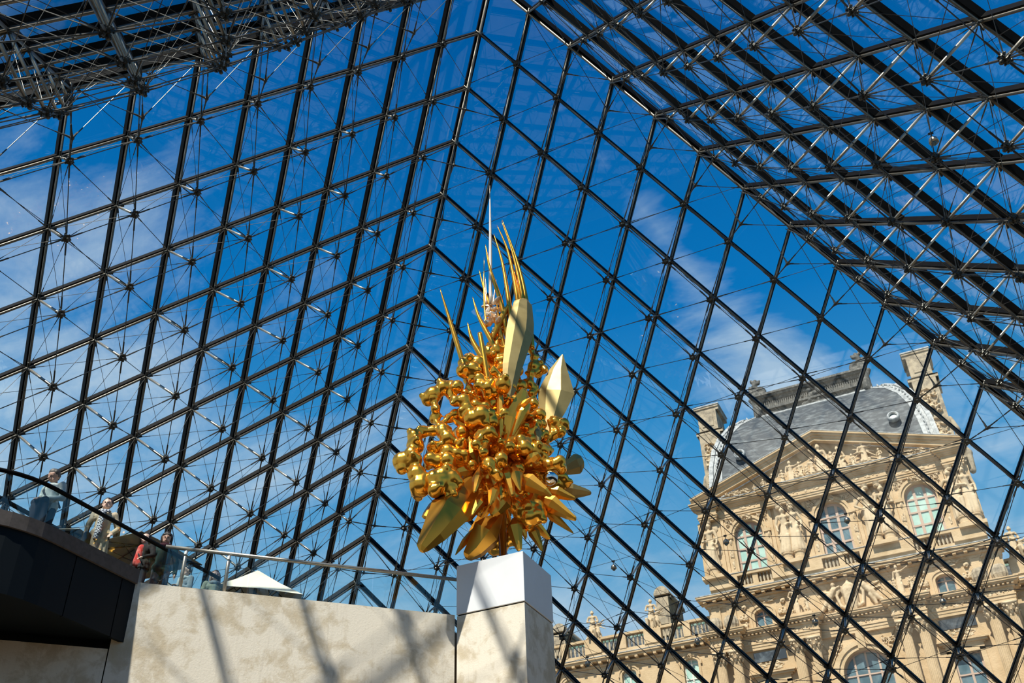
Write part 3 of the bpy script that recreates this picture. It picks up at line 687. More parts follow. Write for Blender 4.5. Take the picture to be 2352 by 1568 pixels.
def window(parent, xc, hw, z0, zs, rise, y, cols, rows, mf, mp, fw=.09, name='window'):
    """frame is the part, every pane a sub-part"""
    fr_ = MB(); archivolt(fr_, xc, hw-fw*1.3, z0+fw, zs, max(.02, rise-fw*1.3), fw*1.3, y-.06, y+.06, 14)
    fr_.box(xc-hw, xc+hw, y-.06, y+.06, z0, z0+fw*1.3)
    xs = [xc-hw + 2*hw*k/cols for k in range(cols+1)]
    for x in xs[1:-1]:
        zt = zs + rise*math.sqrt(max(0, 1-((x-xc)/hw)**2)) - fw; fr_.box(x-fw*.8, x+fw*.8, y-.08, y+.05, z0, zt)
    zr = [z0 + (zs-z0)*k/rows for k in range(rows+1)]
    for z in zr[1:]: fr_.box(xc-hw, xc+hw, y-.09, y+.05, z-fw*.55, z+fw*.55)
    fo = fr_.build(name, mf, parent)
    for c in range(cols):
        for r in range(rows): MB().box(xs[c]+.03, xs[c+1]-.03, y-.01, y+.02, zr[r]+.03, zr[r+1]-.03).build('pane', mp, fo)
        if rise > .15:
            pts = [(xs[c]+.03, zs+.04), (xs[c+1]-.03, zs+.04)]
            for k in range(7):
                x = xs[c+1]-.03 + (xs[c]-xs[c+1]+.06)*k/6; pts.append((x, zs + max(.05, rise*math.sqrt(max(0, 1-((x-xc)/hw)**2)) - .03)))
            MB().prism(pts, y-.01, y+.02).build('pane', mp, fo)
    return fo

# shared carved pieces
def statue_caps(seed, arms=('down', 'down'), wings=False, seated=False, lean=0):
    """draped figure one metre tall, feet at the origin, facing -y"""
    r = random.Random(seed); c = []
    hx = lean*.04
    if not seated:
        for k in range(11):
            a = 2*math.pi*k/11 + r.uniform(-.15, .15); q = .085+r.uniform(-.012, .016)
            c.append(((q*1.15*math.cos(a), q*.8*math.sin(a), .02), (hx+.055*math.cos(a), .04*math.sin(a), .56), r.uniform(.022, .034), .022))
        c += [((0, 0, .03), (hx, 0, .58), .075, .062), ((.05, -.06, .04), (.06, -.055, .36), .03, .036), ((-.075, -.03, .30), (.07, -.045, .50), .022, .024), ((-.08, 0, .38), (.09, -.02, .60), .024, .02)]
    else:
        c += [((.0, .02, .20), (hx, 0, .55), .10, .075), ((-.05, 0, .24), (-.08, -.20, .26), .06, .045), ((.06, 0, .24), (.09, -.18, .28), .06, .045), ((-.08, -.20, .26), (-.07, -.19, .02), .042, .03), ((.09, -.18, .28), (.12, -.12, .02), .042, .03), ((0, .04, 0), (0, .04, .22), .13, .12)]
        for k in range(6): c.append(((r.uniform(-.14, .14), -.05, .03), (r.uniform(-.08, .1), -.03, .26), .03, .03))
    c += [((hx, 0, .58), (hx, -.005, .74), .060, .066), ((hx-.078, 0, .775), (hx+.078, 0, .775), .036, .036), ((hx-.03, -.05, .735), (hx-.03, -.05, .735), .030), ((hx+.03, -.05, .735), (hx+.03, -.05, .735), .030),
          ((hx, 0, .78), (hx, -.005, .86), .027, .027), ((hx, -.008, .90), (hx, -.018, .885), .050, .040), ((hx, .018, .925), (hx, .018, .925), .048), ((hx, -.062, .898), (hx, -.066, .890), .010, .010), ((hx, -.02, .955), (hx, .0, .955), .030, .036)]
    for sgn, ar in zip((-1, 1), arms):
        s0 = (hx+sgn*.098, 0, .765)
        P = {'down': ((sgn*.135, .01, .62), (sgn*.125, -.03, .49)), 'bent': ((sgn*.14, .0, .62), (sgn*.03, -.085, .58)), 'up': ((sgn*.17, -.02, .86), (sgn*.13, -.03, 1.0)),
             'out': ((sgn*.20, -.03, .80), (sgn*.32, -.06, .86)), 'hip': ((sgn*.175, .01, .64), (sgn*.09, -.05, .55))}[ar]
        e_, h_ = P; e_ = (hx+e_[0], e_[1], e_[2]); h_ = (hx+h_[0], h_[1], h_[2])
        c += [(s0, e_, .031, .025), (e_, h_, .025, .018), (h_, (h_[0]-sgn*.01, h_[1]-.015, h_[2]-.03), .02, .015)]
    if wings:
        for sgn in (-1, 1):
            for k in range(4): c.append(((sgn*.05, .05, .74-.03*k), (sgn*(.20+.02*k), .09, .95-.16*k), .03, .018))
    return c
STAT = [fuse('statue', statue_caps(k, a_, w_, s_, l_), .0125, 1, M_carve, 7) for k, (a_, w_, s_, l_) in enumerate(
    ((('bent', 'down'), False, False, 0), (('down', 'bent'), False, False, 1), (('hip', 'bent'), False, False, -1), (('down', 'out'), False, False, 0), (('bent', 'out'), True, True, 0), (('bent', 'bent'), False, True, 1), (('up', 'down'), False, False, .6)))]
def ornament(seed, w, h, n=16, name='carved_ornament'):
    r = random.Random(seed); c = []
    for k in range(n):
        x = r.uniform(-w/2, w/2); z = r.uniform(-h/2, h/2); R0 = r.uniform(.10, .22)*min(w, h)*1.6; a0 = r.uniform(0, 6.3); prev = None
        for q in range(6):
            a = a0 + q*.8; rr = R0*(1-q*.12); p = (max(-w/2, min(w/2, x+rr*math.cos(a))), r.uniform(-.03, .0), max(-h/2, min(h/2, z+rr*math.sin(a))))
            if prev: c.append((prev, p, .055*(h**.5), .045*(h**.5)))
            prev = p
        c.append((prev, prev, .085*(h**.5)))
    return fuse(name, c, .05, 1, M_carve, 6)
ORN_SQ = ornament(1, 1.5, 1.5, 12); ORN_BAND = ornament(2, 3.0, .40, 26); ORN_TALL = ornament(3, .8, 2.2, 14); ORN_CART = ornament(4, 1.6, 2.4, 24); ORN_PED = ornament(6, 1.6, 1.0, 14)
# balusters are about five pixels wide: joined per balustrade
BP = [(.085, 0), (.085, .05), (.045, .09), (.10, .30), (.095, .40), (.045, .68), (.05, .72), (.085, .76), (.085, .82)]
def balusters(x0, x1, y, z, h, parent, step=.30):
    mb = MB(); n = max(2, int((x1-x0)/step))
    for k in range(n):
        x = x0 + (x1-x0)*(k+.5)/n; mb.lathe((x, y, z), [(r*1.05, q*h/.82) for r, q in BP], 7)
    mb.build('balusters', M_stone2, parent, smooth=True, kind='stuff')
# corinthian capital, fluted shaft (shared)
cap = MB(); cap.lathe((0, 0, 0), [(.33, 0), (.37, .04), (.33, .07), (.35, .5), (.46, .78), (.50, .86)], 16); cap.box(-.52, .52, -.52, .52, .84, 1.0)
for tier, (zz, rr0, hh) in enumerate(((.08, .36, .34), (.34, .38, .36))):
    for k in range(8):
        a = 2*math.pi*(k + .5*tier)/8; c_, s_ = math.cos(a), math.sin(a)
        cap.path([(rr0*c_, rr0*s_, zz), ((rr0+.05)*c_, (rr0+.05)*s_, zz+hh*.6), ((rr0+.17)*c_, (rr0+.17)*s_, zz+hh*.95), ((rr0+.22)*c_, (rr0+.22)*s_, zz+hh*.75)], [.10, .11, .08, .05], 6)
for k in range(4):
    a = math.pi/4 + k*math.pi/2; cap.ball((.56*math.cos(a), .56*math.sin(a), .76), .10, 8, 5)
CAPM = cap.mesh('capital', M_carve, True)
sh = MB(); n_ = 40; prof = []
for (zz, rr0) in ((0, .46), (.1, .44), (.35, .42), (8.6, .36)):
    prof.append([(V(((rr0 - (.03 if k % 2 else 0))*math.cos(2*math.pi*k/n_), (rr0 - (.03 if k % 2 else 0))*math.sin(2*math.pi*k/n_), zz))) for k in range(n_)])
sh.add(sum(prof, []), [(i*n_+k, i*n_+(k+1) % n_, (i+1)*n_+(k+1) % n_, (i+1)*n_+k) for i in range(3) for k in range(n_)])
SHAFT = sh.mesh('column_shaft', M_stone)

# main walls with openings
HALF = 10.5
WX = (-6.85, 0.0, 6.85)
low_holes = [arch(0, 1.75, 9.0, 15.4, 1.75)] + [[(x-.95, 11.4), (x+.95, 11.4), (x+.95, 15.7), (x-.95, 15.7)] for x in (-6.85, 6.85)] + [arch(x, .66, 19.95, 21.15, .42) for x in (-6.85, 6.85)]
curve_wall('facade_wall', [(-11.1, 0), (11.1, 0), (11.1, 22.7), (-11.1, 22.7)], low_holes, 0, .6, M_stone, pav)
curve_wall('attic_wall', [(-HALF, 23.2), (HALF, 23.2), (HALF, 31.5), (-HALF, 31.5)], [arch(x, 1.18, 24.75, 28.05) for x in WX], 0, .6, M_stone, pav)
body = MB().box(-11.1, 11.1, .61, 18, 0, 22.7); body.box(-HALF, HALF, .61, 17.5, 22.7, 32.0); body.build('building_body', M_stone2, pav)
# ground order: entablature broken forward over the paired columns
eb = MB(); CXs = (-9.9, -3.88, 3.88, 9.9)
def entab(mb, x0, x1, y, z0=18.35):
    z = steps(mb, x0, x1, y, z0, [(.22, .0), (.22, .04), (.10, .10), (.48, .02), (.10, .16), (.16, .10), (.10, .42), (.14, .52), (.08, .58)]); return z
entab(eb, -11.1, 11.1, -.25)
for x in CXs: entab(eb, x-1.18, x+1.18, -1.15)
eb.build('entablature', M_stone, pav)
for x in CXs:
    for dx in (-.63, .63):
        if x == CXs[0] and False: continue
        link('column_shaft', SHAFT, pav, (x+dx, -.85, 8.75)); link('capital', CAPM, pav, (x+dx, -.85, 17.33), scale=1.0)
    MB().box(x-1.25, x+1.25, -1.5, 0, 0, 8.75).build('column_pedestal', M_stone, pav)
    link('carved_ornament', ORN_BAND, pav, (x, -1.2, 19.05), scale=(.75, 1, 1))
for x in (-6.85, 0, 6.85): link('carved_ornament', ORN_BAND, pav, (x, -.30, 19.05), scale=(1.0, 1, 1))
dn = MB()
for k in range(74): dn.box(-11.3+k*.31, -11.3+k*.31+.15, -.62, -.3, 19.48, 19.60)
for x in CXs:
    for k in range(9): dn.box(x-1.3+k*.31, x-1.3+k*.31+.15, -1.52, -1.2, 19.48, 19.60)
dn.build('dentils', M_stone, pav, kind='stuff')
# great arched window
ab = MB(); archivolt(ab, 0, 1.75, 9.0, 15.4, 1.75, .30, -.18, .1); archivolt(ab, 0, 2.05, 9.0, 15.4, 2.05, .34, -.30, .0)
ab.box(-.28, .28, -.55, 0, 17.1, 18.3); ab.build('arch_surround', M_stone, pav)
window(pav, 0, 1.75, 9.0, 15.4, 1.75, .42, 4, 5, M_wood, M_paned, .09)
for sx_ in (-1.9, 1.9): link('carved_ornament', ORN_SQ, pav, (sx_, -.06, 17.45), scale=(.6, 1, .55))
for x in (-6.85, 6.85):
    window(pav, x, .95, 11.4, 15.7, .001, .40, 2, 3, M_wood, M_paned, .10)
    hb = MB(); hb.box(x-1.30, x-.95, -.16, .1, 11.2, 15.9); hb.box(x+.95, x+1.30, -.16, .1, 11.2, 15.9); hb.box(x-1.30, x+1.30, -.16, .1, 15.7, 16.2)
    steps(hb, x-1.35, x+1.35, -.10, 16.2, [(.12, .1), (.14, .3), (.10, .42)]); hb.build('window_hood', M_stone, pav)
    link('carved_ornament', ORN_PED, pav, (x, -.42, 16.95), scale=(1.35, 1.6, .62))
    MB().box(x-1.25, x+1.25, -.12, .05, 17.45, 18.2).build('marble_plaque', M_plaque, pav)
    # mezzanine window
    window(pav, x, .66, 19.95, 21.15, .42, .38, 2, 1, M_wood, M_paned, .075)
    sb = MB(); archivolt(sb, x, .66, 19.95, 21.15, .42, .22, -.10, .1); archivolt(sb, x, .88, 19.95, 21.15, .64, .16, -.18, 0); sb.build('window_surround', M_stone, pav)
    for d in (-1.55, 1.55): link('carved_ornament', ORN_TALL, pav, (x+d, -.06, 21.1), scale=(.8, 1.4, .85))
    link('carved_ornament', ORN_PED, pav, (x, -.10, 22.25), scale=(1.6, 1, .45))
# mezzanine: coat of arms with two reclining figures, groups over the columns, stone urns at the ends
cart = [((0, -.1, .2), (0, -.1, 1.6), .52, .62), ((0, -.25, 1.9), (0, -.25, 2.2), .30, .14), ((0, -.2, 2.2), (0, -.2, 2.5), .10, .07)]
for sg in (-1, 1):
    cart += [((sg*.6, -.15, 1.9), (sg*1.0, -.15, 1.3), .14, .12), ((sg*1.0, -.15, 1.3), (sg*.8, -.15, .4), .12, .14), ((sg*.8, -.2, .4), (0, -.2, -.02), .14, .12),
             ((sg*1.15, -.25, 1.75), (sg*1.7, -.2, 1.0), .24, .26), ((sg*1.10, -.3, 2.15), (sg*1.10, -.3, 2.15), .19), ((sg*1.7, -.2, 1.0), (sg*2.25, -.15, .35), .24, .16), ((sg*1.5, -.2, .95), (sg*1.75, -.15, .2), .22, .14),
             ((sg*1.25, -.3, 1.75), (sg*.65, -.35, 1.95), .10, .08), ((sg*1.4, -.05, 1.6), (sg*2.2, -.02, 1.9), .16, .08), ((sg*1.5, -.05, 1.4), (sg*2.3, -.02, 1.5), .14, .08), ((sg*2.25, -.15, .35), (sg*2.6, -.15, .15), .12, .08)]
link('coat_of_arms', fuse('coat_of_arms', cart, .055, 1, M_carve, 8), pav, (0, -.15, 20.05))
MB().box(-2.3, 2.3, -.12, .1, 20.0, 22.45).build('carved_field', M_stone, pav)
for x in (-3.88, 3.88):
    MB().box(x-1.0, x+1.0, -1.35, -.2, 19.95, 20.25).build('statue_plinth', M_stone, pav)
    link('statue', STAT[3 if x > 0 else 2], pav, (x-.15, -.75, 20.2), scale=2.55); link('statue', STAT[5], pav, (x-.6, -.9, 20.2), rot=(0, 0, .5), scale=1.5); link('statue', STAT[4], pav, (x+.65, -.85, 20.2), rot=(0, 0, -.4), scale=1.45)
for x in (-9.9, 9.9):
    for d in (-.65, .65):
        u = MB(); pr_ = []
        n2_ = 24
        for (zz, q) in ((0, .35), (.15, .50), (.45, .60), (.85, .58), (1.15, .42), (1.2, .0)):
            pr_.append([V((x+d+(q*(1 if k % 2 else .9))*math.cos(2*math.pi*k/n2_), -.85+(q*(1 if k % 2 else .9))*math.sin(2*math.pi*k/n2_), 19.98+zz)) for k in range(n2_)])
        u.add(sum(pr_, []), [(i*n2_+k, i*n2_+(k+1) % n2_, (i+1)*n2_+(k+1) % n2_, (i+1)*n2_+k) for i in range(5) for k in range(n2_)])
        u.build('stone_urn', M_stone2, pav)
    MB().box(x-1.0, x-.25, -.12, .1, 20.2, 22.3).build('wall_panel', M_stone, pav); MB().box(x+.25, x+1.0, -.12, .1, 20.2, 22.3).build('wall_panel', M_stone, pav)
# modillion cornice
mc = MB(); steps(mc, -11.1, 11.1, 0, 22.2, [(.15, .05), (.22, .10), (.15, .30)]); mc.box(-11.75, 11.75, -.75, .6, 22.86, 23.05); mc.box(-11.85, 11.85, -.85, .6, 23.05, 23.18); mc.build('cornice', M_stone, pav)
MB().box(-11.88, 11.88, -.88, .55, 23.18, 23.24).build('lead_flashing', M_lead, pav)
MOD = MB().box(-.13, .13, -.68, -.25, 0, .20).mesh('modillion', M_stone)
for k in range(29): link('modillion', MOD, pav, (-11.2 + k*.8, 0, 22.67))
link('carved_ornament', ORN_BAND, pav, (-9.5, -.10, 22.38), scale=(1, 1, .5)); link('carved_ornament', ORN_BAND, pav, (9.5, -.10, 22.38), scale=(1, 1, .5)); 
# attic balustrade band
bb = MB()
bb.box(-HALF-.1, HALF+.1, -.45, .05, 23.2, 23.62)
for x0, x1 in ((-10.6, -8.25), (-5.45, -1.45), (1.45, 5.45), (8.25, 10.6)): bb.box(x0, x1, -.65, .05, 23.62, 24.45)
for x in WX: bb.box(x-.22, x+.22, -.42, -.02, 23.62, 24.45)
bb.box(-HALF-.15, HALF+.15, -.55, .05, 24.45, 24.68); bb.build('balustrade_band', M_stone, pav)
MB().box(-HALF-.2, HALF+.2, -.60, 0, 24.68, 24.72).build('lead_flashing', M_lead, pav)
for x in WX: balusters(x-1.38, x-.24, -.25, 23.62, .83, pav, .24); balusters(x+.24, x+1.38, -.25, 23.62, .83, pav, .24)
# attic windows
for k, x in enumerate(WX):
    window(pav, x, 1.18, 24.75, 28.05, 1.18, .42, 3, 3, M_wood, M_paned if k == 1 else M_paneg, .135)
    sb = MB(); archivolt(sb, x, 1.18, 24.72, 28.05, 1.18, .20, -.10, .12); archivolt(sb, x, 1.38, 28.05, 28.05, 1.38, .22, -.20, .0)
    for sg in (-1, 1):
        sb.box(x+sg*1.60-.22, x+sg*1.60+.22, -.16, 0, 24.72, 28.05); sb.box(x+sg*1.60-.30, x+sg*1.60+.30, -.26, 0, 27.85, 28.12); sb.box(x+sg*1.60-.28, x+sg*1.60+.28, -.24, 0, 24.72, 25.0)
        sb.box(x+sg*2.02-.12, x+sg*2.02+.12, -.12, 0, 24.72, 29.7)
    sb.build('window_surround', M_stone, pav)
    link('carved_ornament', ORN_PED, pav, (x, -.22, 29.45), scale=(.75, 2, .5))
    for sg in (-1, 1): link('carved_ornament', ORN_SQ, pav, (x+sg*1.35, -.06, 29.35), scale=(.5, 1, .5)); link('carved_ornament', ORN_TALL, pav, (x+sg*1.60, -.16, 26.5), scale=(.38, .8, 1.1))
# caryatids in pairs on round pedestals
for k, (x, v) in enumerate(((-10.0, 0), (-3.95, 1), (-3.02, 0), (3.02, 2), (3.95, 1), (9.45, 2), (10.25, 0))):
    link('caryatid', STAT[v], pav, (x, -.55, 25.35), rot=(0, 0, (-.25, .2, -.1, .15, .3, -.15, .35)[k]), scale=(4.9, 4.6, 4.25))
    MB().lathe((x, -.55, 24.72), [(.50, 0), (.50, .12), (.42, .18), (.42, .48), (.50, .55), (.50, .64)], 16).build('pedestal', M_stone, pav)
    MB().lathe((x, -.5, 29.36), [(.24, 0), (.30, .12), (.24, .2), (.34, .42)], 10).build('basket_crown', M_carve, pav)
for x in (-3.48, 3.48, -10.0, 9.9):
    MB().box(x-1.0, x+1.0, -1.05, 0, 24.45, 24.74).build('caryatid_base', M_stone, pav); MB().box(x-.95, x+.95, -.12, 0, 24.74, 29.8).build('pilaster', M_stone, pav)
    link('carved_ornament', ORN_TALL, pav, (x, -.12, 27.2), scale=(1.6, 1.2, 1.9))
# attic entablature, broken forward in the middle
ae = MB()
def ent2(mb, x0, x1, y):
    steps(mb, x0, x1, y, 29.70, [(.18, .0), (.18, .06), (.08, .12), (.50, .04), (.10, .16), (.14, .26), (.12, .42), (.16, .52), (.10, .60)])
ent2(ae, -HALF, HALF, -.15); ent2(ae, -4.85, 4.85, -.70)
for x in (-9.9, 9.9): ent2(ae, x-.75, x+.75, -.60)
ae.build('attic_entablature', M_stone, pav)
for x in (-7.2, 7.2): link('carved_ornament', ORN_BAND, pav, (x, -.20, 30.39), scale=(1.35, 1, .9))
for x in (-3.2, 0, 3.2): link('carved_ornament', ORN_BAND, pav, (x, -.75, 30.39), scale=(1.05, 1, .9))
MB().box(-5.48, 5.48, -1.33, 0.7, 31.26, 31.31).box(-11.13, 11.13, -.78, 0.7, 31.26, 31.31).build('lead_flashing', M_lead, pav)
# pediment
APZ, HB = 35.75, 11.0
pd = MB()
for (o0, o1, y) in ((0, .26, -.12), (.26, .46, -.22), (.46, .62, -.42), (.62, .74, -.55)):
    for sg in (-1, 1):
        sl = (APZ-.74-31.28)/HB
        pd.prism([(sg*(HB+.2), 31.28+o0-.0), (sg*(HB+.2), 31.28+o1), (0, APZ-.74+o1+.04), (0, APZ-.74+o0)][::sg], y, .4)
pd.build('raking_cornice', M_stone, pav)
rl = MB()
for sg in (-1, 1): rl.prism([(sg*(HB+.25), 32.02), (sg*(HB+.25), 32.07), (0, APZ+.11), (0, APZ+.05)][::sg], -.58, .45)
rl.build('lead_flashing', M_lead, pav)
MB().prism([(-HB, 31.27), (HB, 31.27), (0, APZ-.6)], .62, .9).build('tympanum', M_stone, pav)
for k in range(6):
    for sg in (-1, 1): MB().box(sg*(2.2+k*1.5)-.14, sg*(2.2+k*1.5)+.14, .0, .5, APZ-.05-(2.2+k*1.5)*.345, APZ+.2-(2.2+k*1.5)*.345).build('roof_vent', M_copper, pav)
REL = [(0, 3.2, 6, 0), (.9, 2.3, 5, -.3), (-.8, 2.2, 1, .3), (1.75, 2.6, 2, .2), (-1.7, 2.1, 0, -.2), (-2.45, 2.35, 3, .2), (2.6, 1.7, 0, -.4), (3.6, 2.6, 4, .1), (-3.3, 1.75, 5, .3), (-4.1, 1.5, 1, .5), (4.7, 1.5, 5, -.5), (-4.9, 1.2, 5, .4), (5.6, 1.0, 5, -.3), (-5.7, .9, 5, .3), (1.3, 1.6, 5, .5), (-1.2, 1.5, 5, -.5), (-2.1, 1.3, 5, .2), (.35, 1.5, 1, .2)]
for x, h, v, rz in REL: link('relief_figure', STAT[v], pav, (x, .12 if h > 1.6 else -.12, 31.30), rot=(0, 0, rz), scale=(h*1.3, h*1.0, h*1.08))
for x in (-6.6, 6.7, -7.6, 7.7): link('carved_ornament', ORN_PED, pav, (x, -.1, 31.75), scale=(.8, 2.5, .55))
link('carved_ornament', ORN_PED, pav, (-.6, -.5, 31.62), scale=(2.0, 3, .5)); link('carved_ornament', ORN_PED, pav, (3.2, -.5, 31.62), scale=(1.4, 3, .45))
# square dome
PROF = [(31.5, 1.0, 9.45), (33.6, 1.1, 9.45), (35.6, 1.5, 9.3), (37.6, 2.2, 8.95), (39.4, 3.2, 8.35), (40.9, 4.4, 7.45), (41.9, 5.6, 6.45), (42.5, 6.7, 5.5), (42.7, 7.6, 4.6)]
def ring(z, yf, w, o=0.0): return [V((-w-o, yf-o, z)), V((w+o, yf-o, z)), V((w+o, 18-yf+o, z)), V((-w-o, 18-yf+o, z))]
dm = MB(); vs = sum([ring(*p) for p in PROF], []); nP = len(PROF)
dm.add(vs, [(i*4+k, i*4+(k+1) % 4, i*4+4+(k+1) % 4, i*4+4+k) for i in range(nP-1) for k in range(4)] + [(nP*4-4, nP*4-3, nP*4-2, nP*4-1)])
dm.build('slate_roof', M_slate, pav)
for sg in (-1, 1):                       # lead-covered hips: wide inner band and raised outer roll
    hp = MB()
    for i in range(nP-1):
        (z0, y0, w0), (z1, y1, w1) = PROF[i], PROF[i+1]
        for (a0, a1, o) in ((-.95, -.10, .07), (-.16, .22, .20)):
            q = [V((sg*(w0+a0), y0-o, z0)), V((sg*(w0+a1), y0-o, z0)), V((sg*(w1+a1), y1-o-.0, z1+o*.5)), V((sg*(w1+a0), y1-o, z1+o*.5))]
            q2 = [p + V((0, .45, -.15)) for p in q]; hp.add(q + q2, [(0,1,2,3),(4,7,6,5),(0,4,5,1),(1,5,6,2),(2,6,7,3),(3,7,4,0)])
    hp.build('lead_hip', M_lead, pav)
    lm = fuse('hip_ornament', [((sg*(w-.5), yf-.14, z), (sg*(w-.5)+random.uniform(-.1, .1), yf-.1, z+.25), .11, .07) for z, yf, w in [(z_, np.interp(z_, [p[0] for p in PROF], [p[1] for p in PROF]), np.interp(z_, [p[0] for p in PROF], [p[2] for p in PROF])) for z_ in np.arange(33, 42.4, .42)]], .06, 1, M_lead, 6)
    link('hip_ornament', lm, pav)
    o_ = MB(); 
    oc = V((sg*6.6, 1.45, 36.1)); q_ = V((0, -1, .22)).to_track_quat('Z', 'Y').to_euler()
    link('oculus_surround', MB().lathe((0, 0, -.05), [(.42, 0), (.50, .10), (.50, .42), (.40, .50), (.34, .50), (.34, .10)], 20).mesh('oculus_surround', M_lead, True), pav, oc, q_)
    link('oculus_pane', MB().lathe((0, 0, .2), [(.33, 0), (.33, .03)], 20).mesh('oculus_pane', M_paned), pav, oc, q_)
# crest
cr = MB(); steps(cr, -4.9, 4.9, 6.6, 42.2, [(.75, .10), (.20, .38), (.85, -.05), (.30, .12), (.20, .40), (.20, .58)]); cr.box(-4.85, 4.85, 7, 11, 42.2, 44.6); cr.build('roof_crest', M_bronze, pav)
fl = MB()
for k in range(48): fl.box(-4.8 + k*.2, -4.8 + k*.2 + .10, 6.52, 6.75, 43.17, 43.98)
fl.build('crest_fluting', M_bronze, pav, kind='stuff')
acr = []
for k in range(15):
    a = -1.2 + k*.42; r0 = .42*(1-k*.035); acr.append(((.45 + r0*math.cos(a), 0, 1.85 + r0*math.sin(a)), (.45 + .42*(1-(k+1)*.035)*math.cos(a+.42), 0, 1.85 + .42*(1-(k+1)*.035)*math.sin(a+.42)), .24, .22))
acr += [((0, -.1, -.4), (-.1, -.1, 1.5), .42, .26), ((-.1, 0, 1.5), (.1, 0, 2.5), .26, .22), ((.1, 0, 2.5), (.25, 0, 3.0), .26, .20), ((-.25, 0, .9), (-.45, -.1, 1.2), .2, .2), ((.5, -.2, .1), (.2, -.1, 1.0), .22, .16), ((-.35, 0, 2.0), (-.3, 0, 2.5), .18, .15), ((.5, 0, 2.75), (.6, 0, 2.95), .16, .12), ((-.05, 0, 3.0), (-.1, 0, 3.15), .16, .12)]
ACR = fuse('acroterion', acr, .07, 1, M_bronze, 8)
for sg in (-1, 1): link('acroterion', ACR, pav, (sg*5.1, 6.5, 43.0), scale=(-sg*1.1, 1.3, 1.15))
gar = []
for k in range(16):
    x = -4.4 + k*8.8/15; z = -.42*abs(math.sin(math.pi*(k % 8)/7.5)); gar.append(((x, 0, z), (x+.5, -.05, z-.05), random.uniform(.16, .25), .18))
for k in range(26): gar.append(((random.uniform(-1.0, 1.0), -.15, random.uniform(-.6, 1.5)),)*2 + (random.uniform(.15, .28),))
link('garland', fuse('garland', gar, .07, 1, M_bronze, 7), pav, (0, 6.6, 42.75))
rg = MB(); rg.box(-6.6, 6.6, 6.1, 6.6, 41.9, 42.35); rg.build('lead_ridge', M_lead, pav)
MB().tube((-1.0, 9, 44), (-1.0, 9, 46.4), .03, 6).build('lightning_rod', M_cable, pav)
# chimneys
for sg in (-1, 1):
    ch = empty('chimney', (sg*9.85, 5.4, 30.5)); ch.parent = pav
    m_ = MB(); m_.box(-1.02, 1.02, 0, 3.2, 0, 10.9); m_.build('stack', M_stone2, ch)
    m_ = MB(); steps(m_, -1.02, 1.02, .5, 10.9, [(.15, .05), (.22, .20), (.12, .30)]); m_.box(-1.3, 1.3, .2, 3.5, 11.05, 11.4); m_.build('cornice', M_stone2, ch)
    m_ = MB().box(-.92, .92, .12, 3.1, 11.4, 13.6); m_.box(-.55, .55, .04, .2, 11.8, 13.1); m_.build('upper_stack', M_stone2, ch)
    m_ = MB(); steps(m_, -.92, .92, .5, 13.6, [(.14, .06), (.18, .18), (.20, .30)]); m_.box(-1.2, 1.2, .3, 3.4, 13.6, 14.12); m_.build('cap_moulding', M_stone2, ch)
    MB().box(-1.28, 1.28, .14, 3.5, 14.12, 14.24).build('lead_cap', M_lead, ch)
    link('carved_ornament', ORN_CART, ch, (0, -.02, 8.6), scale=(.85, 3, 1.0)); link('carved_ornament', ORN_CART, ch, (0, -.02, 5.7), scale=(.95, 2.5, .9))
    vol = [((sg*1.1, .6, 6.8), (sg*1.35, .6, 5.6), .22, .30), ((sg*1.35, .6, 5.6), (sg*1.25, .6, 4.0), .26, .30), ((sg*1.25, .6, 4.0), (sg*1.55, .6, 3.2), .30, .42), ((sg*1.55, .6, 3.2), (sg*1.5, .6, 1.6), .36, .30)]
    link('scroll_buttress', fuse('scroll_buttress', vol, .08, 1, M_stone2, 8), ch)
    m_ = MB(); steps(m_, -1.1, 1.1, 0, 2.2, [(.3, .15), (.2, .3)]); m_.build('base_moulding', M_stone2, ch)

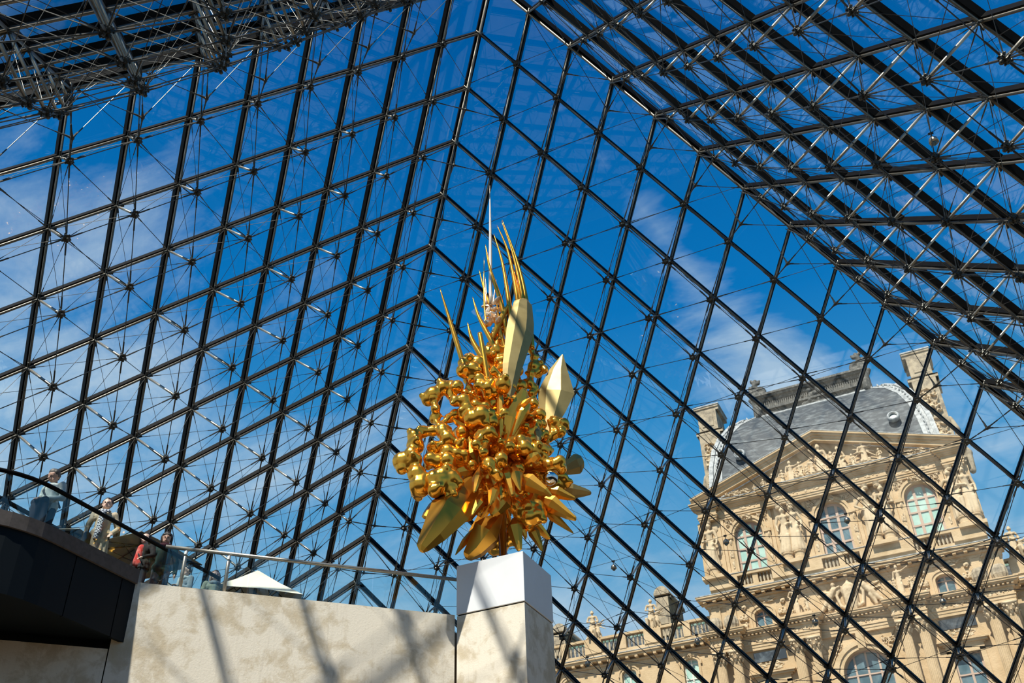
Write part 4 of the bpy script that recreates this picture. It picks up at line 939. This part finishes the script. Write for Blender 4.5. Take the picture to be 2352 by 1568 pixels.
# ------------------------------------------------------------------ palace wings
def wing(name, label, x0, x1, y, wins, stat_x, far=False, bal=True):
    w = thing(name, label, 'building', (0, y, 0))
    holes = [arch(x, .62, 16.4, 18.75, .40) for x in wins]
    curve_wall('facade_wall', [(x0, 0), (x1, 0), (x1, 20.2), (x0, 20.2)], holes, 0, .5, M_stone, w)
    MB().box(x0, x1, .52, 12, 0, 20.3).build('building_body', M_stone2, w)
    c = MB()
    for z, h, p in ((19.3, .12, .06), (19.42, .30, .10), (19.72, .14, .26), (20.06, .16, .70), (20.22, .14, .82)): c.box(x0, x1, -p, .5, z, z+h)
    c.build('cornice', M_stone, w); MB().box(x0, x1, -.86, .5, 20.36, 20.41).build('lead_flashing', M_lead, w)
    n = int((x1-x0)/.8)
    for k in range(n): link('modillion', MOD, w, (x0 + .4 + k*.8, 0, 19.87))
    for k in range(int((x1-x0)/3)): link('carved_ornament', ORN_BAND, w, (x0 + 1.5 + k*3, -.08, 19.56), scale=(.98, 1, .75))
    b = MB().box(x0, x1, -.35, .1, 20.36, 20.85); b.box(x0, x1, -.40, .1, 21.95, 22.15)
    px_ = sorted(stat_x)
    for x in px_: b.box(x-.75, x+.75, -.45, .1, 20.85, 21.95)
    edges = [x0] + [q for x in px_ for q in (x-.75, x+.75)] + [x1]
    for a_, b_ in zip(edges[::2], edges[1::2]):
        if b_-a_ < .5: continue
        m3 = (a_+b_)/2
        if b_-a_ > 3: b.box(m3-.3, m3+.3, -.40, .1, 20.85, 21.95); balusters(a_+.1, m3-.35, -.12, 20.85, 1.1, w, .32); balusters(m3+.35, b_-.1, -.12, 20.85, 1.1, w, .32)
        else: balusters(a_+.1, b_-.1, -.12, 20.85, 1.1, w, .32)
    b.build('balustrade', M_stone, w)
    rf = MB(); rf.add([(x0, 1.0, 20.4), (x1, 1.0, 20.4), (x1, 3.2, 23.2), (x0, 3.2, 23.2), (x1, 9, 23.6), (x0, 9, 23.6)], [(0, 1, 2, 3), (3, 2, 4, 5)]); rf.build('roof', M_slate, w)
    MB().box(x0, x1, 2.9, 3.5, 22.85, 23.35).box(x0, x1, 2.75, 3.2, 22.35, 22.6).build('copper_ridge', M_copper, w)
    for x in stat_x[:]:
        link('statue', STAT[5], w, (x-.1, -.15, 22.1), rot=(0, 0, .2), scale=(3.4, 2.8, 2.6)); link('statue', STAT[4], w, (x+.45, -.1, 22.1), rot=(0, 0, -.3), scale=(2.6, 2, 1.7))
    for x in wins:
        window(w, x, .62, 16.4, 18.75, .40, .32, 2, 2, M_wwhite, M_paneg, .07)
        q = MB(); archivolt(q, x, .62, 16.3, 18.75, .40, .20, -.08, .1); archivolt(q, x, .82, 18.6, 18.75, .60, .12, -.15, 0); q.build('window_surround', M_stone, w)
        link('carved_ornament', ORN_PED, w, (x, -.16, 19.3), scale=(.3, 1.5, .4))
    return w
wl = wing('palace_wing', 'lower palace wing with balustrade and green roof left of the pavilion', -40, -10.6, 61.2, [-39.15, -33.9, -28.65, -23.4, -18.15, -12.9], [-26.3, -21.0, -15.7])
wr = wing('palace_wing', 'strip of lower palace wing at the right picture edge, right of the pavilion', 11.75, 40, 61.2, [15.3, 20.5, 25.7], [12.75, 18.2])
for (x, tall) in ((-15.3, 3.9), (-25.1, 2.4)):
    ch = empty('chimney', (x, 2.2, 22.2)); ch.parent = wl
    m_ = MB().box(-.55, .55, 0, 4.2, 0, tall-.5); m_.box(-.38, .38, -.06, .1, 1.0, tall-1.0); m_.build('stack', M_stone2, ch)
    m_ = MB(); steps(m_, -.55, .55, .5, tall-.5, [(.12, .08), (.12, .2)]); m_.box(-.75, .75, .3, 4.3, tall-.5, tall-.26)
    m_.build('cornice', M_stone2, ch)
    MB().prism([(-.7, tall-.26)] + [(.7*math.cos(math.pi*k/10)*-1, tall-.26 + .75*math.sin(math.pi*k/10)) for k in range(11)] + [(.7, tall-.26)], -.05, 4.2).build('arched_cap', M_stone2, ch)

# ------------------------------------------------------------------ the visitors
M_skin = mat('skin', (0.56, 0.33, 0.24), 0.5); M_skin2 = mat('skin_light', (0.66, 0.43, 0.33), 0.5)
M_hair_d = mat('hair_dark', (0.022, 0.014, 0.010), 0.5); M_hair_g = mat('hair_greying', (0.10, 0.09, 0.08), 0.6); M_hair_b = mat('hair_brown', (0.13, 0.07, 0.035), 0.5)
def cloth(name, c, c2=None): return mat(name, c, 0.9, noise=(14, c2 or tuple(q*.75 for q in c), 0.4, 0.7), bump=(22, .35, .01))
M_jump = cloth('pale_wool', (0.50, 0.56, 0.54)); M_navy = cloth('navy_cloth', (0.014, 0.020, 0.035)); M_trench = cloth('trench_cotton', (0.58, 0.47, 0.33))
M_black = cloth('black_cloth', (0.012, 0.012, 0.013)); M_red = cloth('red_cotton', (0.62, 0.03, 0.025), (0.72, 0.22, 0.18)); M_green = cloth('dark_green_cloth', (0.012, 0.05, 0.045))
M_plum = cloth('plum_scarf', (0.06, 0.010, 0.018)); M_denim = cloth('grey_denim', (0.12, 0.15, 0.19)); M_grey = cloth('grey_wool', (0.20, 0.23, 0.25)); M_lgrey = cloth('light_scarf', (0.46, 0.50, 0.50)); M_olive = cloth('olive_cloth', (0.22, 0.24, 0.18)); M_strap = cloth('strap_webbing', (0.015, 0.018, 0.022)); M_lip = mat('lips', (0.42, 0.13, 0.11), .5)
M_check = mat('checked_scarf', (0.55, 0.60, 0.66), 0.9)
_t = M_check.node_tree; _c = N(_t, 'ShaderNodeTexChecker', i_Scale=34.0); _c.inputs['Color1'].default_value = (.60, .64, .70, 1); _c.inputs['Color2'].default_value = (.04, .05, .08, 1)
_t.links.new(N(_t, 'ShaderNodeTexCoord').outputs['Object'], _c.inputs['Vector']); _t.links.new(_c.outputs[0], _t.nodes['Principled BSDF'].inputs['Base Color'])
def person(label, loc, face, height, skin, hair_m, hair, top_m, low_m, pose, tilt=(0, 0), coat=0.0, extras=(), female=False):
    k = height/1.76; root = thing('person', label, 'person', loc, math.atan2(face[1], face[0]) + math.pi/2)
    hq = Quaternion((1, 0, 0), tilt[0]) @ Quaternion((0, 0, 1), tilt[1]); pv = V((0, .01, 1.50))
    def Hd(p): return tuple(pv + hq @ (V(p) - pv))
    def K(caps): return [tuple(tuple(q*k for q in x) if hasattr(x, '__len__') else x*k for x in c) for c in caps]
    sw = .185 if female else .205
    J = {'clasp': ((.27, .03, 1.13), (.055, -.235, 1.06)), 'down': ((.265, .04, 1.13), (.27, -.05, .87)), 'rail': ((.30, -.02, 1.16), (.22, -.27, 1.02)), 'pocket': ((.29, .05, 1.14), (.20, -.12, .96)), 'chest': ((.25, -.02, 1.15), (.03, -.20, 1.22))}
    body = [(Hd((0, .012, 1.655)), Hd((0, -.012, 1.655)), .094), (Hd((0, .03, 1.63)), Hd((0, -.02, 1.60)), .085, .078), (Hd((0, -.03, 1.585)), Hd((0, -.058, 1.545)), .060, .032), (Hd((-.03, -.04, 1.56)), Hd((.03, -.04, 1.56)), .045),
            (Hd((0, -.098, 1.632)), Hd((0, -.122, 1.600)), .010, .016), (Hd((-.035, -.082, 1.655)), Hd((.035, -.082, 1.655)), .016), (Hd((-.018, -.098, 1.572)), Hd((.018, -.098, 1.572)), .010),
            (Hd((-.090, .005, 1.635)), Hd((-.094, .01, 1.60)), .016, .012), (Hd((.090, .005, 1.635)), Hd((.094, .01, 1.60)), .016, .012),
            ((0, .02, 1.40), Hd((0, .005, 1.55)), .058, .052), ((-.10, .01, 1.40), (.10, .01, 1.40), .055), ((0, .0, 1.10), (0, .0, 1.34), .125, .135), ((-.08, 0, 1.32), (.08, 0, 1.32), .095), ((-.07, 0, .98), (.07, 0, .98), .105)]
    arms = []
    for sg, ps in zip((-1, 1), pose):
        e_, h_ = J[ps]; S0 = V((sg*sw, .01, 1.41)); e_ = V((sg*e_[0], e_[1], e_[2])); h_ = V((sg*h_[0], h_[1], h_[2])); arms.append((S0, e_, h_, sg))
        body += [(tuple(S0), tuple(e_), .052, .040), (tuple(e_), tuple(h_), .040, .027)]
        d = (h_-e_).normalized(); sd_ = d.cross(V((0, 0, 1))).normalized() if abs(d.z) < .9 else V((0, 1, 0)); pl = h_ + d*.055
        body += [(tuple(h_), tuple(pl), .026, .030)]
        for f, (o_, L) in enumerate(((-.030, .062), (-.010, .072), (.010, .068), (.028, .054))):
            a_ = pl + sd_*o_ + d*.018; b_ = a_ + d*L*.55 + V((0, 0, -.006)); c_ = b_ + d*L*.35 + V((0, -.0, -.024)); body += [(tuple(a_), tuple(b_), .0095, .0085), (tuple(b_), tuple(c_), .0085, .007)]
        th = h_ + d*.02 + sd_*(-.03*sg); body += [(tuple(th), tuple(th + d*.045 - sd_*.022*sg), .012, .009)]
    for sg in (-1, 1):
        body += [((sg*.085, 0, .95), (sg*.095, -.01, .50), .085, .055), ((sg*.095, -.01, .50), (sg*.10, .02, .09), .052, .036), ((sg*.10, .02, .05), (sg*.115, -.15, .035), .042, .030)]
    link('body', fuse('body', K(body), .0115*k, 2, skin), root)
    # top garment
    g_ = [((0, .0, 1.06), (0, .0, 1.34), .145, .150), ((-.09, 0, 1.33), (.09, 0, 1.33), .110), ((-sw+.03, .01, 1.40), (sw-.03, .01, 1.40), .066), ((-.07, 0, .99), (.07, 0, .99), .128), ((-.05, 0, .93), (.05, 0, .93), .130), ((-.06, .02, 1.445), (.06, .02, 1.445), .045)]
    for S0, e_, h_, sg in arms:
        g_ += [(tuple(S0), tuple(e_), .072, .058), (tuple(e_), tuple(e_ + (h_-e_)*.93), .056, .043), (tuple(e_ + (h_-e_)*.88), tuple(e_ + (h_-e_)*.93), .047, .047), (tuple(S0*.5+e_*.5 + V((0, -.03, 0))), tuple(e_ + V((0, -.015, .03))), .05, .052)]
    if coat:
        for a in range(10):
            t_ = 2*math.pi*a/10; g_.append(((.10*math.cos(t_), .075*math.sin(t_), 1.05), (.165*math.cos(t_), .125*math.sin(t_), .93-coat), .065, .045))
        g_.append(((0, 0, 1.0), (0, 0, .95-coat), .12, .12))
    link('coat' if coat else 'top', fuse('top', K(g_), .014*k, 2, top_m), root)
    l_ = [((-.06, 0, .96), (.06, 0, .96), .115)]
    for sg in (-1, 1): l_ += [((sg*.085, 0, .93), (sg*.095, -.01, .50), .098, .070), ((sg*.095, -.01, .50), (sg*.10, .02, .10), .068, .058)]
    link('trousers', fuse('trousers', K(l_), .015*k, 2, low_m), root)
    sh_ = [((sg*.10, .03, .045), (sg*.115, -.16, .04), .05, .042) for sg in (-1, 1)]; link('shoes', fuse('shoes', K(sh_), .014*k, 1, M_black), root)
    # hair
    h_ = [(Hd((0, .03, 1.685)), Hd((0, -.01, 1.700)), .092, .082), (Hd((0, .05, 1.64)), Hd((0, .045, 1.60)), .080, .062), (Hd((-.05, .02, 1.69)), Hd((.05, .02, 1.69)), .066), (Hd((-.078, .02, 1.66)), Hd((-.078, .03, 1.61)), .032, .02), (Hd((.078, .02, 1.66)), Hd((.078, .03, 1.61)), .032, .02)]
    if hair == 'short_receding': h_ = [(Hd((0, .05, 1.68)), Hd((0, .04, 1.60)), .082, .066), (Hd((-.075, .02, 1.66)), Hd((-.078, .03, 1.61)), .034, .02), (Hd((.075, .02, 1.66)), Hd((.078, .03, 1.61)), .034, .02)]
    if hair == 'bun': h_ += [(Hd((0, .12, 1.66)), Hd((0, .13, 1.66)), .05)]
    if hair == 'fringe': h_ += [(Hd((-.05, -.065, 1.69)), Hd((.05, -.065, 1.69)), .036), (Hd((-.09, .0, 1.66)), Hd((-.10, .01, 1.50)), .034, .02), (Hd((.09, .0, 1.66)), Hd((.10, .01, 1.50)), .034, .02), (Hd((0, .09, 1.62)), Hd((0, .10, 1.47)), .07, .045)]
    if hair == 'tousled':
        rr2 = random.Random(4); h_ += [(Hd((rr2.uniform(-.06, .06), rr2.uniform(-.05, .06), 1.72)), Hd((rr2.uniform(-.10, .10), rr2.uniform(-.07, .09), 1.80)), .034, .014) for _ in range(14)]
    if hair == 'long': h_ += [(Hd((-.085, .02, 1.66)), (-.115, .0, 1.34), .042, .03), (Hd((.085, .02, 1.66)), (.115, .0, 1.34), .042, .03), (Hd((0, .09, 1.62)), (0, .12, 1.36), .075, .06)]
    link('hair', fuse('hair', K(h_), .012*k, 2, hair_m), root)
    for sg in (-1, 1): MB().ball(V(Hd((sg*.032, -.094, 1.628)))*k, .0115*k, 8, 6).build('eye', M_hair_d, root)
    MB().ball(V(Hd((0, -.104, 1.568)))*k, .020*k, 10, 6, (1, .35, .28)).build('mouth', M_lip, root)
    for nm, caps, m_, vx in extras: link(nm, fuse(nm, K(caps), vx, 1, m_), root)
    return root
FZ = -.545
strap = [((-.16, -.03, 1.44), (-.04, -.165, 1.26), .022, .022), ((-.04, -.165, 1.26), (.13, -.165, 1.02), .022, .022), ((-.16, .0, 1.45), (-.05, .14, 1.30), .022, .022), ((-.05, .14, 1.30), (.14, .13, 1.02), .022, .022)]
person('person in a pale jumper with a dark strap across the chest, hands clasped, looking down', (-5.92, -6.69, FZ), (.05, -1), 1.74, M_skin, M_hair_g, 'short', M_jump, M_navy, ('clasp', 'clasp'), (.40, -.25), 0, (('strap', strap, M_strap, .012),
    ('jacket_over_arm', [((-.12, -.22, 1.02), (.14, -.22, 1.02), .07), ((-.10, -.20, .95), (-.08, -.17, .62), .085, .07), ((.02, -.20, .95), (.04, -.17, .55), .085, .07), ((.12, -.19, .95), (.13, -.16, .62), .075, .06)], M_navy, .016)))
scarf = [((-.06, -.12, 1.42), (.06, -.12, 1.42), .045), ((-.05, -.15, 1.40), (-.07, -.185, .80), .045, .05), ((-.02, -.16, 1.38), (-.03, -.195, .92), .035, .045)]
person('person in a beige trench coat with a checked scarf, one hand in the pocket', (-5.82, -5.49, FZ), (.72, -.70), 1.69, M_skin2, M_hair_d, 'bun', M_trench, M_black, ('down', 'pocket'), (-.10, -.15), .42, (('scarf', scarf, M_check, .014),
    ('bag', [((-.24, -.05, .90), (-.24, -.05, .72), .08, .10), ((-.17, 0, 1.43), (-.24, -.04, .95), .016)], M_black, .014), ('collar', [((-.09, -.06, 1.45), (-.05, -.13, 1.38), .022, .03), ((.09, -.06, 1.45), (.05, -.13, 1.38), .022, .03)], M_trench, .011)), True)
person('person in an open black jacket over a red T-shirt with receding hair', (-5.98, -4.20, FZ), (.10, -1), 1.53, M_skin2, M_hair_d, 'short_receding', M_black, M_navy, ('down', 'rail'), (.12, -.35), .05, (('shirt', [((-.01, -.085, 1.36), (-.03, -.12, 1.0), .09, .10), ((-.05, -.11, .98), (.01, -.12, .96), .085)], M_red, .014),
    ('strap', [((-.13, -.03, 1.44), (.03, -.19, 1.15), .020, .020), ((.03, -.19, 1.15), (.13, -.16, .98), .020, .020)], M_strap, .012)))
person('person in a dark green top with a plum scarf and grey jeans, dark fringe', (-6.02, -3.62, FZ), (.72, -.70), 1.80, M_skin, M_hair_d, 'fringe', M_green, M_denim, ('down', 'down'), (.05, -.1), 0, (('scarf', [((.10*math.cos(a*.785), .085*math.sin(a*.785)-.02, 1.45), (.10*math.cos(a*.785+.785), .085*math.sin(a*.785+.785)-.02, 1.44), .05, .05) for a in range(8)], M_plum, .014),), True)
person('person with tousled dark hair, grey coat and pale scarf behind the glass', (-6.55, -2.34, FZ), (-.25, -1), 1.68, M_skin2, M_hair_d, 'tousled', M_grey, M_navy, ('down', 'chest'), (.15, -.1), .2, (('scarf', [((.11*math.cos(a*.785), .095*math.sin(a*.785)-.02, 1.43), (.11*math.cos(a*.785+.785), .095*math.sin(a*.785+.785)-.02, 1.42), .05, .05) for a in range(8)] + [((-.03, -.13, 1.40), (-.04, -.17, 1.15), .05, .045)], M_lgrey, .014),), True)
person('person with long brown hair in an olive coat, rightmost of the visitors', (-6.22, -1.80, FZ), (.80, -.60), 1.71, M_skin2, M_hair_b, 'long', M_olive, M_denim, ('down', 'down'), (-.15, 0), .2, (('scarf', [((.10*math.cos(a*.785), .09*math.sin(a*.785)-.02, 1.43), (.10*math.cos(a*.785+.785), .09*math.sin(a*.785+.785)-.02, 1.42), .048, .048) for a in range(8)], M_grey, .014),), True)
